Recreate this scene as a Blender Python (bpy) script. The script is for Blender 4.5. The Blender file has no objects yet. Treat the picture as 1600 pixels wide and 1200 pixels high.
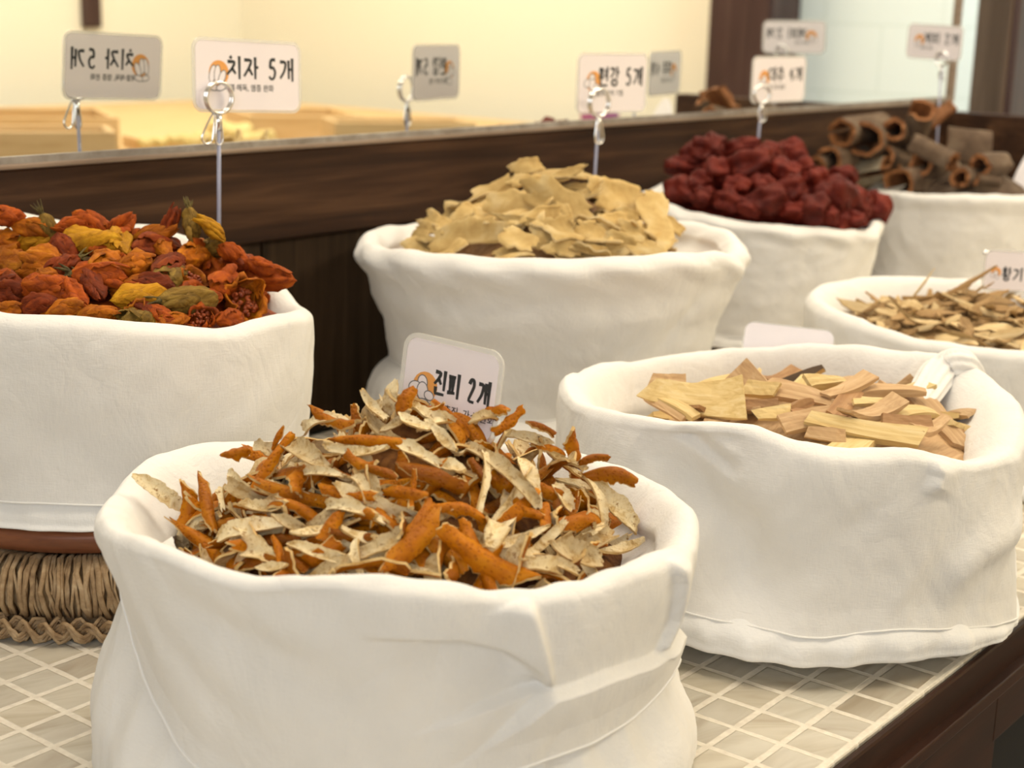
import bpy, math, random
import numpy as np
from mathutils import Vector, Matrix, noise

sc = bpy.context.scene
col = sc.collection
R_ = math.radians

# ------------------------------------------------------------------ camera (measured from the mosaic grid)
FPX = 2395.98
YAW, PITCH, ROLL = 0.9073, 0.2396, 0.0287
CAM = np.array([-0.4270, -0.6538, 0.3322])
cy, sy = math.cos(YAW), math.sin(YAW)
FW = np.array([sy*math.cos(PITCH), cy*math.cos(PITCH), -math.sin(PITCH)])
_r = np.array([cy, -sy, 0.0]); _u = np.cross(_r, FW)
RT = math.cos(ROLL)*_r + math.sin(ROLL)*_u
UP = -math.sin(ROLL)*_r + math.cos(ROLL)*_u
S2 = np.array([cy, -sy]); F2 = np.array([sy, cy])          # horizontal right / forward of the view

cd = bpy.data.cameras.new('camera'); cam = bpy.data.objects.new('camera', cd); col.objects.link(cam)
cd.sensor_width = 36.0; cd.lens = 36.0*FPX/1600.0; cd.clip_start = 0.02; cd.clip_end = 50
cam.matrix_world = Matrix(((RT[0], UP[0], -FW[0], CAM[0]), (RT[1], UP[1], -FW[1], CAM[1]), (RT[2], UP[2], -FW[2], CAM[2]), (0, 0, 0, 1)))
cd.dof.use_dof = True; cd.dof.focus_distance = 0.76; cd.dof.aperture_fstop = 11.0
sc.camera = cam

# ------------------------------------------------------------------ world, lights, exposure
w = bpy.data.worlds.new('world'); sc.world = w; w.use_nodes = True
w.node_tree.nodes['Background'].inputs[0].default_value = (1.0, 0.93, 0.84, 1)
w.node_tree.nodes['Background'].inputs[1].default_value = 0.05
sc.view_settings.view_transform = 'Standard'; sc.view_settings.look = 'None'
sc.view_settings.exposure = 0.0; sc.view_settings.gamma = 1.0; sc.view_settings.use_curve_mapping = False

def area(name, loc, target, sx, sy_, power, colr):
    l = bpy.data.lights.new(name, 'AREA'); l.shape = 'RECTANGLE'; l.size = sx; l.size_y = sy_; l.energy = power; l.color = colr
    o = bpy.data.objects.new(name, l); col.objects.link(o); o.location = loc
    o.rotation_euler = (Vector(target)-Vector(loc)).to_track_quat('-Z', 'Y').to_euler(); return o
WARM = (1.0, 0.89, 0.74); COOL = (0.86, 0.92, 1.0)
area('ceiling_panel_light', (0.00, -0.15, 1.60), (0.15, -0.10, 0), 0.8, 0.5, 10.3, WARM)
area('counter_panel_light', (1.05, -0.15, 1.60), (1.0, -0.10, 0), 0.8, 0.4, 8.8, WARM)
area('window_daylight', (-1.45, -1.35, 0.75), (0.05, -0.25, 0.08), 0.9, 0.8, 14.0, COOL)
area('aisle_panel_light', (1.7, -1.7, 1.65), (1.7, -1.75, 0), 1.6, 0.5, 42, (1.0, 0.90, 0.70))
area('porch_daylight', (2.1, 0.6, 1.5), (3.0, -0.2, 0.3), 0.9, 0.9, 25, (0.93, 1.0, 0.97))

# ------------------------------------------------------------------ pixel -> place helpers (at true depth)
def ray(x, y): return FW + RT*(x-800)/FPX - UP*(y-600)/FPX
def at_t(x, y, t): return CAM + t*ray(x, y)
def at_y(x, y, Y):
    d = ray(x, y); return CAM + (Y-CAM[1])/d[1]*d
def depth_at(x, y, c):            # ray parameter where the ray passes the vertical plane facing the view through c
    d = ray(x, y); return float((np.asarray(c[:2])-CAM[:2])@F2/(d[:2]@F2))
def on_cyl(x, y, c, R, near=True):
    d = ray(x, y); o = CAM[:2]-np.asarray(c); a = d[:2]@d[:2]; b = o@d[:2]; cc = o@o-R*R
    q = b*b-a*cc
    t = -b/a if q < 0 else (-b-math.sqrt(q))/a if near else (-b+math.sqrt(q))/a
    P = CAM+t*d; v = P[:2]-np.asarray(c)
    return math.degrees(math.atan2(-(v@F2), v@S2)) % 360, P[2]
MIR_Y = 0.19
def virt(x, y, z):                # point at height z whose image in the mirror is seen at the pixel
    d = ray(x, y); t = (z-CAM[2])/d[2]; P = CAM+t*d; return np.array([P[0], 2*MIR_Y-P[1], z])

# ------------------------------------------------------------------ object helpers
def link(o, parent=None):
    col.objects.link(o)
    if parent is not None: o.parent = parent
    return o
def tag(o, label=None, cat=None, group=None, kind=None):
    if label: o['label'] = label
    if cat: o['category'] = cat
    if group: o['group'] = group
    if kind: o['kind'] = kind
    return o
def empty(name, loc=(0, 0, 0), rot=(0, 0, 0)):
    o = bpy.data.objects.new(name, None); o.empty_display_size = 0.02; o.location = loc; o.rotation_euler = rot
    return link(o)
class MB:
    def __init__(s): s.v = []; s.f = []; s.m = []
    def add(s, v, f, mi=0):
        b = len(s.v); s.v += [tuple(map(float, p)) for p in v]; s.f += [tuple(b+i for i in q) for q in f]
        s.m += list(mi) if isinstance(mi, (list, tuple)) else [mi]*len(f)
    def box(s, lo, hi, mi=0):
        x0, y0, z0 = lo; x1, y1, z1 = hi
        s.add([(x0,y0,z0),(x1,y0,z0),(x1,y1,z0),(x0,y1,z0),(x0,y0,z1),(x1,y0,z1),(x1,y1,z1),(x0,y1,z1)],
              [(0,3,2,1),(4,5,6,7),(0,1,5,4),(1,2,6,5),(2,3,7,6),(3,0,4,7)], mi)
    def grid(s, P, wrap=False, mi=0, flip=False):     # P: rows x cols x 3
        P = np.asarray(P, float); r, c = P.shape[:2]; f = []
        for i in range(r-1):
            for j in range(c if wrap else c-1):
                k = (j+1) % c; q = (i*c+j, i*c+k, (i+1)*c+k, (i+1)*c+j); f.append(q[::-1] if flip else q)
        s.add(P.reshape(-1, 3), f, mi)
    def tube(s, pts, rad, n=6, mi=0, closed=False, flat=1.0):
        pts = [Vector(p) for p in pts]; N = len(pts); rings = []
        prev = None
        for i in range(N):
            a = pts[(i-1) % N] if (closed or i) else pts[i]; b = pts[(i+1) % N] if (closed or i < N-1) else pts[i]
            t = (b-a).normalized()
            if prev is None:
                prev = t.orthogonal().normalized()
            prev = (prev-t*prev.dot(t)).normalized(); q = t.cross(prev)
            rr = rad[i] if hasattr(rad, '__len__') else rad
            rings.append([pts[i]+prev*math.cos(2*math.pi*k/n)*rr+q*math.sin(2*math.pi*k/n)*rr*flat for k in range(n)])
        if closed: rings.append(rings[0])
        v = [p for g in rings for p in g]; f = []
        for i in range(len(rings)-1):
            for k in range(n): f.append((i*n+k, i*n+(k+1) % n, (i+1)*n+(k+1) % n, (i+1)*n+k))
        if not closed: f.append(tuple(range(n))[::-1]); f.append(tuple((len(rings)-1)*n+k for k in range(n)))
        s.add(v, f, mi)
    def mesh(s, name, mats, smooth=True):
        me = bpy.data.meshes.new(name); me.from_pydata(s.v, [], s.f)
        for m in (mats if isinstance(mats, (list, tuple)) else [mats]): me.materials.append(m)
        me.polygons.foreach_set('material_index', s.m)
        me.polygons.foreach_set('use_smooth', [smooth]*len(s.f)); me.update(); return me
    def build(s, name, mats, parent=None, smooth=True):
        return link(bpy.data.objects.new(name, s.mesh(name, mats, smooth)), parent)
def bevel(o, w_=0.002, seg=2):
    m = o.modifiers.new('bevel', 'BEVEL'); m.width = w_; m.segments = seg; m.limit_method = 'ANGLE'; return o
def frame(pos, x, z):
    x = Vector(x).normalized(); z = Vector(z); z = (z-x*z.dot(x))
    if z.length < 1e-6: z = x.orthogonal()
    z.normalize(); y = z.cross(x)
    return Matrix(((x[0], y[0], z[0], pos[0]), (x[1], y[1], z[1], pos[1]), (x[2], y[2], z[2], pos[2]), (0, 0, 0, 1)))

# ------------------------------------------------------------------ materials
class NT:
    def __init__(s, name, rough=0.6, base=(0.8, 0.8, 0.8), metal=0.0, spec=0.5, coat=0.0, sheen=0.0):
        s.m = bpy.data.materials.new(name); s.m.use_nodes = True; s.t = s.m.node_tree; s.b = s.t.nodes['Principled BSDF']
        s.b.inputs['Base Color'].default_value = (*base, 1); s.b.inputs['Roughness'].default_value = rough
        s.b.inputs['Metallic'].default_value = metal; s.b.inputs['Specular IOR Level'].default_value = spec
        s.b.inputs['Coat Weight'].default_value = coat; s.b.inputs['Sheen Weight'].default_value = sheen
    def n(s, typ, **kw):
        nd = s.t.nodes.new(typ)
        for k, v in kw.items():
            if k.startswith('_'): setattr(nd, k[1:], v)
            else:
                kk = k.replace('__', ' ')
                inp = nd.inputs[int(kk[1:])] if kk[0] == 'i' and kk[1:].isdigit() else nd.inputs[kk]
                if isinstance(v, bpy.types.NodeSocket): s.t.links.new(v, inp)
                else: inp.default_value = v
        return nd
    def coord(s, scale=(1, 1, 1), rot=(0, 0, 0), out='Object'):
        tc = s.n('ShaderNodeTexCoord'); return s.n('ShaderNodeMapping', Vector=tc.outputs[out], Scale=scale, Rotation=rot).outputs[0]
    def noise(s, vec, scale, detail=4, rough=0.55, dist=0.0):
        return s.n('ShaderNodeTexNoise', Vector=vec, Scale=scale, Detail=detail, Roughness=rough, Distortion=dist).outputs['Fac']
    def ramp(s, fac, stops):
        r = s.n('ShaderNodeValToRGB', Fac=fac); e = r.color_ramp.elements
        while len(e) < len(stops): e.new(0.5)
        for k, (p, c) in enumerate(stops): e[k].position = p; e[k].color = (*c, 1)
        return r.outputs[0]
    def mix(s, fac, a, b, mode='MIX'):
        x = s.n('ShaderNodeMix', _data_type='RGBA', _blend_type=mode)
        for sock, v in ((x.inputs[0], fac), (x.inputs[6], a), (x.inputs[7], b)):
            if isinstance(v, bpy.types.NodeSocket): s.t.links.new(v, sock)
            elif isinstance(v, (int, float)): sock.default_value = v
            else: sock.default_value = (*v, 1)
        return x.outputs[2]
    def rnd(s): return s.n('ShaderNodeObjectInfo').outputs['Random']
    def color(s, c): s.t.links.new(c, s.b.inputs['Base Color']); return s
    def rough(s, c): s.t.links.new(c, s.b.inputs['Roughness']); return s
    def bump(s, h, strength=0.3, dist=0.002):
        b = s.n('ShaderNodeBump', Height=h, Strength=strength, Distance=dist); s.t.links.new(b.outputs[0], s.b.inputs['Normal']); return s
    def math(s, op, a, b=0.0):
        x = s.n('ShaderNodeMath', _operation=op, i0=a, i1=b); return x.outputs[0]

def m_cloth(name, tint):
    t = NT(name, 0.9, tint, spec=0.2, sheen=0.15); v = t.coord()
    mott = t.noise(v, 28, 4); fine = t.noise(t.coord((1, 1, 0.25)), 900, 2); fine2 = t.noise(t.coord((0.25, 0.25, 1)), 1100, 2)
    lo = tuple(c*0.93 for c in tint)
    t.color(t.ramp(mott, [(0.3, lo), (0.7, tint)]))
    b0 = t.n('ShaderNodeBump', Height=t.math('ADD', fine, fine2), Strength=0.22, Distance=0.0009)
    cr = t.noise(t.coord((1, 1, 0.7), (0.4, 0.5, 0.3)), 24, 3, 0.5, 1.4)
    b1 = t.n('ShaderNodeBump', Height=t.math('ABSOLUTE', t.math('SUBTRACT', cr, 0.5)), Strength=0.30, Distance=0.007, Normal=b0.outputs[0])
    t.t.links.new(b1.outputs[0], t.b.inputs['Normal']); return t.m
def m_wood(name, a, b, c, scale=(1.5, 30, 30), rough=0.5, bump=0.25, rot=(0, 0, 0), spec=0.4, dist=0.001, rand=0.0):
    t = NT(name, rough, spec=spec); v = t.coord(scale, rot)
    if rand:
        ad = t.n('ShaderNodeVectorMath', _operation='ADD', i0=v); t.t.links.new(t.math('MULTIPLY', t.rnd(), 37.0), ad.inputs[1]); v = ad.outputs[0]
    g = t.noise(v, 3.0, 8, 0.6, 0.6); k = t.ramp(g, [(0.28, a), (0.5, b), (0.72, c)])
    if rand:
        k = t.mix(1.0, k, t.ramp(t.rnd(), [(0, (1-rand,)*3), (1, (1.0, 1.0, 1.0))]), 'MULTIPLY')
    return t.color(k).bump(g, bump, dist).m
def m_plain(name, base, rough=0.5, **k): return NT(name, rough, base, **k).m
def m_two(name, stops, scale=60, rough=0.7, bump=0.4, dist=0.002, rand=0.0, spec=0.35, detail=5, metal=0):
    t = NT(name, rough, spec=spec); v = t.coord(); g = t.noise(v, scale, detail, 0.6, 0.3); k = t.ramp(g, stops)
    if rand:
        k = t.mix(1.0, k, t.ramp(t.rnd(), [(0, (1-rand, 1-rand, 1-rand)), (1, (1.0, 1.0, 1.0))]), 'MULTIPLY')
    return t.color(k).bump(g, bump, dist).m

M = {}
M['cloth'] = m_cloth('white_cotton', (0.815, 0.79, 0.745))
M['cloth_white'] = m_cloth('bleached_cotton', (0.86, 0.845, 0.81))
M['thread'] = m_plain('cotton_thread', (0.86, 0.84, 0.80), 0.9)
M['dark_wood'] = m_wood('dark_stained_board', (0.014, 0.006, 0.003), (0.042, 0.018, 0.008), (0.095, 0.045, 0.020), (1.2, 14, 26), 0.6, 0.3, spec=0.2)
M['dark_wood_v'] = m_wood('dark_stained_panel', (0.018, 0.010, 0.004), (0.038, 0.021, 0.009), (0.062, 0.036, 0.017), (26, 14, 1.4), 0.65, 0.3, spec=0.2)
M['rail_wood'] = m_wood('red_brown_lacquered_wood', (0.012, 0.004, 0.0015), (0.025, 0.007, 0.0025), (0.045, 0.013, 0.005), (1.5, 22, 22), 0.45, 0.15, spec=0.25)
M['ledge_wood'] = m_wood('worn_ledge_wood', (0.16, 0.11, 0.075), (0.24, 0.17, 0.12), (0.32, 0.24, 0.17), (2, 60, 60), 0.5, 0.2)
M['post_wood'] = m_wood('maroon_post_wood', (0.022, 0.009, 0.008), (0.05, 0.02, 0.017), (0.09, 0.05, 0.04), (14, 14, 0.8), 0.4, 0.2)
M['post_lit'] = m_wood('lit_post_wood', (0.07, 0.045, 0.03), (0.12, 0.08, 0.055), (0.17, 0.115, 0.08), (14, 14, 0.8), 0.5, 0.2)  # lighter copy of the post wood, paints its lit side
M['plate_wood'] = m_wood('turned_plate_wood', (0.10, 0.028, 0.011), (0.19, 0.062, 0.024), (0.27, 0.10, 0.042), (6, 6, 40), 0.45, 0.12)
M['box_wood'] = m_wood('light_box_wood', (0.52, 0.33, 0.14), (0.62, 0.42, 0.20), (0.70, 0.50, 0.27), (2, 30, 30), 0.55, 0.1)
M['seagrass'] = m_two('seagrass_fibre', [(0.25, (0.16, 0.09, 0.040)), (0.5, (0.36, 0.235, 0.12)), (0.75, (0.54, 0.40, 0.24))], 120, 0.7, 0.4, 0.001)
M['cream_wall'] = m_plain('cream_plaster', (0.90, 0.84, 0.70), 0.8)
M['grey_floor'] = m_two('stone_floor', [(0.3, (0.30, 0.27, 0.24)), (0.7, (0.38, 0.35, 0.31))], 8, 0.6, 0.1)
M['ceiling'] = m_plain('ceiling_paint', (0.82, 0.80, 0.76), 0.85)
M['chrome'] = m_plain('chrome_wire', (0.80, 0.80, 0.80), 0.14, metal=1.0)
M['channel'] = m_two('worn_metal_channel', [(0.3, (0.20, 0.17, 0.14)), (0.7, (0.36, 0.33, 0.29))], 60, 0.5, 0.1)
M['black'] = m_plain('black_ink', (0.025, 0.028, 0.03), 0.6)
M['grey_ink'] = m_plain('grey_ink', (0.16, 0.16, 0.17), 0.6)
M['orange_ink'] = m_plain('orange_ink', (0.80, 0.36, 0.09), 0.5)
M['paper'] = m_plain('card_paper', (0.88, 0.815, 0.825), 0.35, coat=0.5)
M['paper_plain'] = m_plain('plain_white_paper', (0.86, 0.83, 0.86), 0.4, coat=0.3)
M['yellow_ink'] = m_plain('yellow_ink', (0.85, 0.62, 0.22), 0.5)
M['under_shade'] = m_plain('counter_shade', (0.01, 0.008, 0.007), 0.9)
def m_clear(name, tint, alpha, rough=0.12):
    t = NT(name, rough, tint); t.b.inputs['Alpha'].default_value = alpha; return t.m
M['laminate'] = m_clear('clear_laminate', (0.86, 0.84, 0.78), 0.42)
M['acrylic'] = m_clear('clear_acrylic_rod', (0.42, 0.44, 0.58), 0.75, 0.1)
def m_mirror():
    return NT('mirror_silver', 0.0, (0.93, 0.945, 0.925), metal=1.0).m
M['mirror'] = m_mirror()

def m_tiles():
    t = NT('shell_mosaic', 0.22, spec=0.5, coat=0.25); v = t.coord((40, 40, 40))
    sep = t.n('ShaderNodeSeparateXYZ', Vector=v)
    vx, vy = sep.outputs[0], sep.outputs[1]
    fl = t.n('ShaderNodeVectorMath', _operation='FLOOR', i0=v).outputs[0]
    wn = t.n('ShaderNodeTexWhiteNoise', _noise_dimensions='2D', Vector=fl); cell = wn.outputs['Value']; cellc = wn.outputs['Color']
    def edge(a):   # distance from the joint, 0 at joint
        fr = t.math('FRACT', a); return t.math('MINIMUM', fr, t.math('SUBTRACT', 1.0, fr))
    wob = t.math('MULTIPLY', t.math('SUBTRACT', t.noise(t.coord(), 70, 2), 0.5), 0.05)
    e = t.math('ADD', t.math('MINIMUM', edge(vx), edge(vy)), wob)
    mask = t.n('ShaderNodeMapRange', Value=e, i1=0.058, i2=0.085).outputs[0]
    # streaks: every tile turned its own way
    off = t.n('ShaderNodeVectorMath', _operation='SCALE', i0=cellc, Scale=30.0).outputs[0]
    vv = t.n('ShaderNodeVectorMath', _operation='ADD', i0=v, i1=off).outputs[0]
    vr = t.n('ShaderNodeVectorRotate', _rotation_type='Z_AXIS', Vector=vv, Angle=t.math('ADD', 0.45, t.math('MULTIPLY', t.math('SUBTRACT', cell, 0.5), 1.3))).outputs[0]
    st = t.n('ShaderNodeMapping', Vector=vr, Scale=(0.30, 1.3, 1)).outputs[0]
    g = t.noise(st, 1.3, 3, 0.5, 0.8)
    shell = t.ramp(g, [(0.22, (0.42, 0.36, 0.27)), (0.42, (0.55, 0.50, 0.41)), (0.60, (0.63, 0.59, 0.50)), (0.8, (0.56, 0.50, 0.41))])
    tone = t.ramp(cell, [(0.0, (0.78, 0.74, 0.69)), (0.35, (0.94, 0.94, 0.93)), (0.7, (1.0, 0.97, 0.90)), (1.0, (0.84, 0.82, 0.80))])
    shell = t.mix(1.0, shell, tone, 'MULTIPLY')
    grout = t.ramp(t.noise(t.coord(), 220, 3), [(0.3, (0.66, 0.59, 0.48)), (0.7, (0.78, 0.72, 0.60))])
    t.color(t.mix(mask, grout, shell)); t.rough(t.math('SUBTRACT', 0.85, t.math('MULTIPLY', mask, 0.62)))
    return t.bump(t.math('ADD', mask, t.math('MULTIPLY', g, 0.12)), 0.5, 0.0012).m
M['tiles'] = m_tiles()
def m_wall_tiles():
    t = NT('mint_wall_tiles', 0.35, spec=0.5); v = t.coord((1, 1, 1))
    sep = t.n('ShaderNodeSeparateXYZ', Vector=v); c = t.n('ShaderNodeCombineXYZ', X=sep.outputs[1], Y=sep.outputs[2]).outputs[0]
    b = t.n('ShaderNodeTexBrick', Vector=c, Color1=(0.84, 0.895, 0.865, 1), Color2=(0.85, 0.90, 0.87, 1), Mortar=(0.77, 0.83, 0.79, 1), Scale=1.0)
    b.inputs['Mortar Size'].default_value = 0.003; b.inputs['Brick Width'].default_value = 0.30; b.inputs['Row Height'].default_value = 0.16
    return t.color(b.outputs[0]).m
M['mint'] = m_wall_tiles()

# contents
M['gap_shade'] = m_two('peel_gap_shade', [(0.3, (0.07, 0.022, 0.004)), (0.7, (0.22, 0.085, 0.015))], 160, 0.9, 0.8, 0.004)  # dark brown stands in for the shade in gaps between peel strips
def m_peel():
    t = NT('orange_peel_skin', 0.5, spec=0.16); v = t.coord()
    vo = t.n('ShaderNodeTexVoronoi', Vector=v, Scale=560.0, Randomness=0.9).outputs['Distance']
    pores = t.n('ShaderNodeMapRange', Value=vo, i1=0.02, i2=0.46).outputs[0]
    g = t.noise(v, 90, 4)
    c = t.ramp(g, [(0.25, (0.26, 0.068, 0.002)), (0.5, (0.45, 0.148, 0.002)), (0.75, (0.56, 0.225, 0.004))])
    c = t.mix(1.0, c, t.ramp(t.rnd(), [(0, (0.42, 0.36, 0.30)), (0.35, (0.85, 0.80, 0.75)), (1, (1.05, 1.0, 1.0))]), 'MULTIPLY')
    c = t.mix(t.math('MULTIPLY', t.math('SUBTRACT', 1.0, pores), 0.65), c, (0.24, 0.05, 0.003))
    return t.color(c).bump(t.math('ADD', pores, t.math('MULTIPLY', g, 0.8)), 0.5, 0.0009).m
def m_pith():
    t = NT('orange_peel_pith', 0.85, spec=0.2); v = t.coord()
    g = t.noise(v, 130, 6, 0.7, 0.5); g2 = t.noise(v, 420, 4, 0.7)
    c = t.ramp(g, [(0.31, (0.30, 0.15, 0.045)), (0.41, (0.58, 0.40, 0.17)), (0.51, (0.77, 0.62, 0.36)), (0.75, (0.85, 0.74, 0.50))])
    c = t.mix(t.n('ShaderNodeMapRange', Value=g2, i1=0.57, i2=0.68).outputs[0], c, (0.30, 0.15, 0.04))
    c = t.mix(1.0, c, t.ramp(t.rnd(), [(0, (0.60, 0.54, 0.47)), (0.55, (1, 1, 1))]), 'MULTIPLY')
    return t.color(c).bump(t.math('ADD', g, t.math('MULTIPLY', g2, 0.5)), 0.7, 0.0018).m
M['peel'] = m_peel(); M['pith'] = m_pith()
M['peel_edge'] = m_two('orange_peel_edge', [(0.3, (0.50, 0.29, 0.085)), (0.7, (0.74, 0.55, 0.26))], 200, 0.8, 0.5)
def m_fruit(name, a, b, c):
    t = NT(name, 0.6, spec=0.16); v = t.coord((0.5, 1, 1)); g = t.noise(v, 130, 6, 0.65, 0.8); g2 = t.noise(t.coord(), 45, 3)
    k = t.ramp(g, [(0.26, a), (0.5, b), (0.76, c)])
    k = t.mix(t.math('MULTIPLY', t.n('ShaderNodeMapRange', Value=g2, i1=0.52, i2=0.66).outputs[0], 0.7), k, a)
    k = t.mix(1.0, k, t.ramp(t.rnd(), [(0, (0.70, 0.66, 0.62)), (1, (1.05, 1.0, 1.0))]), 'MULTIPLY')
    return t.color(k).bump(g, 0.9, 0.0025).m
M['fruit_R'] = m_fruit('gardenia_orange_red', (0.10, 0.012, 0.002), (0.40, 0.075, 0.004), (0.62, 0.165, 0.006))
M['fruit_O'] = m_fruit('gardenia_orange', (0.13, 0.024, 0.002), (0.44, 0.125, 0.004), (0.66, 0.27, 0.010))
M['fruit_Y'] = m_fruit('gardenia_yellow', (0.20, 0.075, 0.004), (0.52, 0.25, 0.008), (0.68, 0.39, 0.020))
M['fruit_D'] = m_fruit('gardenia_dark_red', (0.045, 0.008, 0.002), (0.20, 0.032, 0.004), (0.38, 0.09, 0.008))
M['fruit_G'] = m_fruit('gardenia_olive', (0.06, 0.035, 0.008), (0.22, 0.13, 0.02), (0.38, 0.26, 0.05))
M['calyx'] = m_two('dry_calyx', [(0.3, (0.045, 0.028, 0.010)), (0.7, (0.20, 0.15, 0.035))], 200, 0.7, 0.4, rand=0.4)
M['seeds'] = m_two('seed_cluster', [(0.3, (0.12, 0.018, 0.006)), (0.7, (0.42, 0.09, 0.02))], 300, 0.35, 0.6)
M['ginger'] = m_two('dried_ginger', [(0.25, (0.44, 0.27, 0.085)), (0.5, (0.62, 0.43, 0.17)), (0.75, (0.74, 0.58, 0.31))], 55, 0.8, 0.8, 0.0016, rand=0.3, spec=0.2, detail=8)
M['ginger_edge'] = m_two('dried_ginger_rind', [(0.3, (0.56, 0.38, 0.15)), (0.7, (0.78, 0.62, 0.34))], 90, 0.75, 0.5, 0.0016, detail=8)
M['jujube'] = m_two('dried_jujube', [(0.25, (0.050, 0.005, 0.003)), (0.5, (0.135, 0.013, 0.006)), (0.78, (0.22, 0.030, 0.013))], 70, 0.6, 0.5, 0.002, rand=0.35, spec=0.2)
M['jujube_core'] = m_plain('jujube_hole', (0.03, 0.004, 0.004), 0.7)
M['bark'] = m_two('cinnamon_bark', [(0.25, (0.075, 0.045, 0.026)), (0.5, (0.155, 0.10, 0.062)), (0.78, (0.27, 0.20, 0.135))], 45, 0.85, 0.5, 0.002, rand=0.35, detail=7)
M['bark_in'] = m_two('cinnamon_inside', [(0.3, (0.17, 0.062, 0.020)), (0.7, (0.33, 0.135, 0.045))], 80, 0.8, 0.4, rand=0.2)
M['bark_pale'] = m_two('pale_lichen_bark', [(0.25, (0.20, 0.15, 0.09)), (0.6, (0.36, 0.30, 0.21)), (0.8, (0.50, 0.43, 0.33))], 50, 0.9, 0.4, detail=7)
M['chip_P'] = m_wood('pale_wood_chip', (0.56, 0.37, 0.13), (0.70, 0.51, 0.22), (0.78, 0.62, 0.33), (6, 120, 120), 0.65, 0.2, dist=0.0006, rand=0.15)
M['chip_T'] = m_wood('tan_wood_chip', (0.42, 0.24, 0.11), (0.55, 0.35, 0.17), (0.66, 0.45, 0.25), (6, 120, 120), 0.65, 0.2, dist=0.0006, rand=0.2)
M['chip_B'] = m_wood('brown_wood_chip', (0.26, 0.12, 0.045), (0.38, 0.20, 0.08), (0.48, 0.28, 0.13), (6, 120, 120), 0.65, 0.2, dist=0.0006, rand=0.2)
M['chip_bark'] = m_plain('chip_bark', (0.10, 0.065, 0.04), 0.9)
M['sliver'] = m_wood('root_sliver', (0.54, 0.35, 0.14), (0.68, 0.49, 0.24), (0.80, 0.64, 0.39), (8, 150, 150), 0.75, 0.3, dist=0.0008, rand=0.35)
M['sliver_dark'] = m_wood('root_sliver_skin', (0.27, 0.15, 0.055), (0.40, 0.24, 0.095), (0.52, 0.34, 0.15), (8, 150, 150), 0.75, 0.3, dist=0.0008, rand=0.3)
M['yellow_lump'] = m_two('pale_yellow_root', [(0.3, (0.55, 0.42, 0.14)), (0.7, (0.75, 0.62, 0.30))], 40, 0.8, 0.4)
M['mauve'] = m_plain('mauve_cloth', (0.33, 0.09, 0.22), 0.8)

# ------------------------------------------------------------------ the room
def struct(name, lo, hi, m):
    b = MB(); b.box(lo, hi); o = b.build(name, m, smooth=False); tag(o, kind='structure'); return o
struct('floor', (-2.6, -2.9, -0.95), (3.2, 1.5, -0.90), M['grey_floor'])
struct('ceiling', (-2.6, -2.9, 1.75), (3.2, 1.5, 1.80), M['ceiling'])
struct('wall_left', (-2.6, -2.9, -0.90), (-2.55, 1.5, 1.75), M['cream_wall'])
struct('wall_front', (-2.55, -2.9, -0.90), (3.05, -2.85, 1.75), M['cream_wall'])
struct('wall_back', (-2.55, 0.235, -0.90), (1.62, 0.30, 1.75), M['cream_wall'])
struct('wall_rear', (1.62, 1.45, -0.90), (3.05, 1.5, 1.75), M['ceiling'])
struct('wall_side', (1.56, 0.30, -0.90), (1.62, 1.45, 1.75), M['ceiling'])
struct('wall_right', (3.05, -0.90, -0.90), (3.10, 1.5, 1.75), M['mint'])
struct('wall_right_cream', (3.05, -2.9, -0.90), (3.10, -0.90, 1.75), M['cream_wall'])
# posts beyond the low side partition
P = MB(); P.box((1.752, 0.165, -0.90), (1.862, 0.225, 1.75)); o = P.build('trim_1', M['post_wood'], smooth=False); bevel(o, 0.006); tag(o, kind='structure')
P = MB(); P.box((1.742, 0.172, -0.90), (1.752, 0.222, 1.75)); o = P.build('trim_2', M['post_lit'], smooth=False); bevel(o, 0.003); tag(o, kind='structure')  # thin slab carrying the painted lit tone of the post
P = MB(); P.box((2.90, -0.99, -0.90), (3.049, -0.815, 1.75)); o = P.build('trim_3', M['post_wood'], smooth=False); bevel(o, 0.008); tag(o, kind='structure')

# counter
ZP, FY, SX = 0.226, -0.377, 1.593
ct = empty('display_counter', (0.6, -0.1, -0.9)); tag(ct, 'mosaic-topped display counter with dark wood back boards under the mirror', 'counter')
bpy.context.view_layer.update()
def cpart(name, mb, m, sm=False):
    o = mb.build(name, m, None, sm); o.parent = ct; o.matrix_parent_inverse = Matrix.Translation((-0.6, 0.1, 0.9)); return o
b = MB(); b.box((-1.6, FY, -0.022), (SX, MIR_Y, 0.0)); o = cpart('tiled_top', b, M['tiles']); bevel(o, 0.0012, 2)
b = MB(); b.box((-1.6, FY-0.004, -0.030), (SX, FY, -0.0015)); o = cpart('front_rail', b, M['rail_wood']); bevel(o, 0.002)
b = MB(); b.box((-1.6, FY-0.010, -0.030), (SX, FY+0.012, -0.022)); b.box((-1.6, FY-0.0005, -0.115), (0.385, FY+0.016, -0.030)); b.box((0.385, FY-0.0005, -0.070), (SX, FY+0.016, -0.030))
o = cpart('apron', b, M['rail_wood']); bevel(o, 0.001)
b = MB(); b.box((0.352, FY+0.001, -0.90), (0.392, FY+0.04, -0.03)); o = cpart('leg', b, M['rail_wood'])
b = MB(); b.box((-1.5, FY+0.001, -0.90), (-1.46, FY+0.04, -0.03)); o = cpart('leg', b, M['rail_wood'])
b = MB(); b.box((-1.58, FY+0.25, -0.90), (SX-0.02, FY+0.27, -0.03)); cpart('shade_sheet', b, M['under_shade'])  # near-black sheet standing in for the shade under the counter
b = MB(); b.box((-1.6, MIR_Y, 0.159), (SX, MIR_Y+0.030, ZP)); o = cpart('back_board', b, M['dark_wood']); bevel(o, 0.0015)
x = -1.6; k = 0
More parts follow.
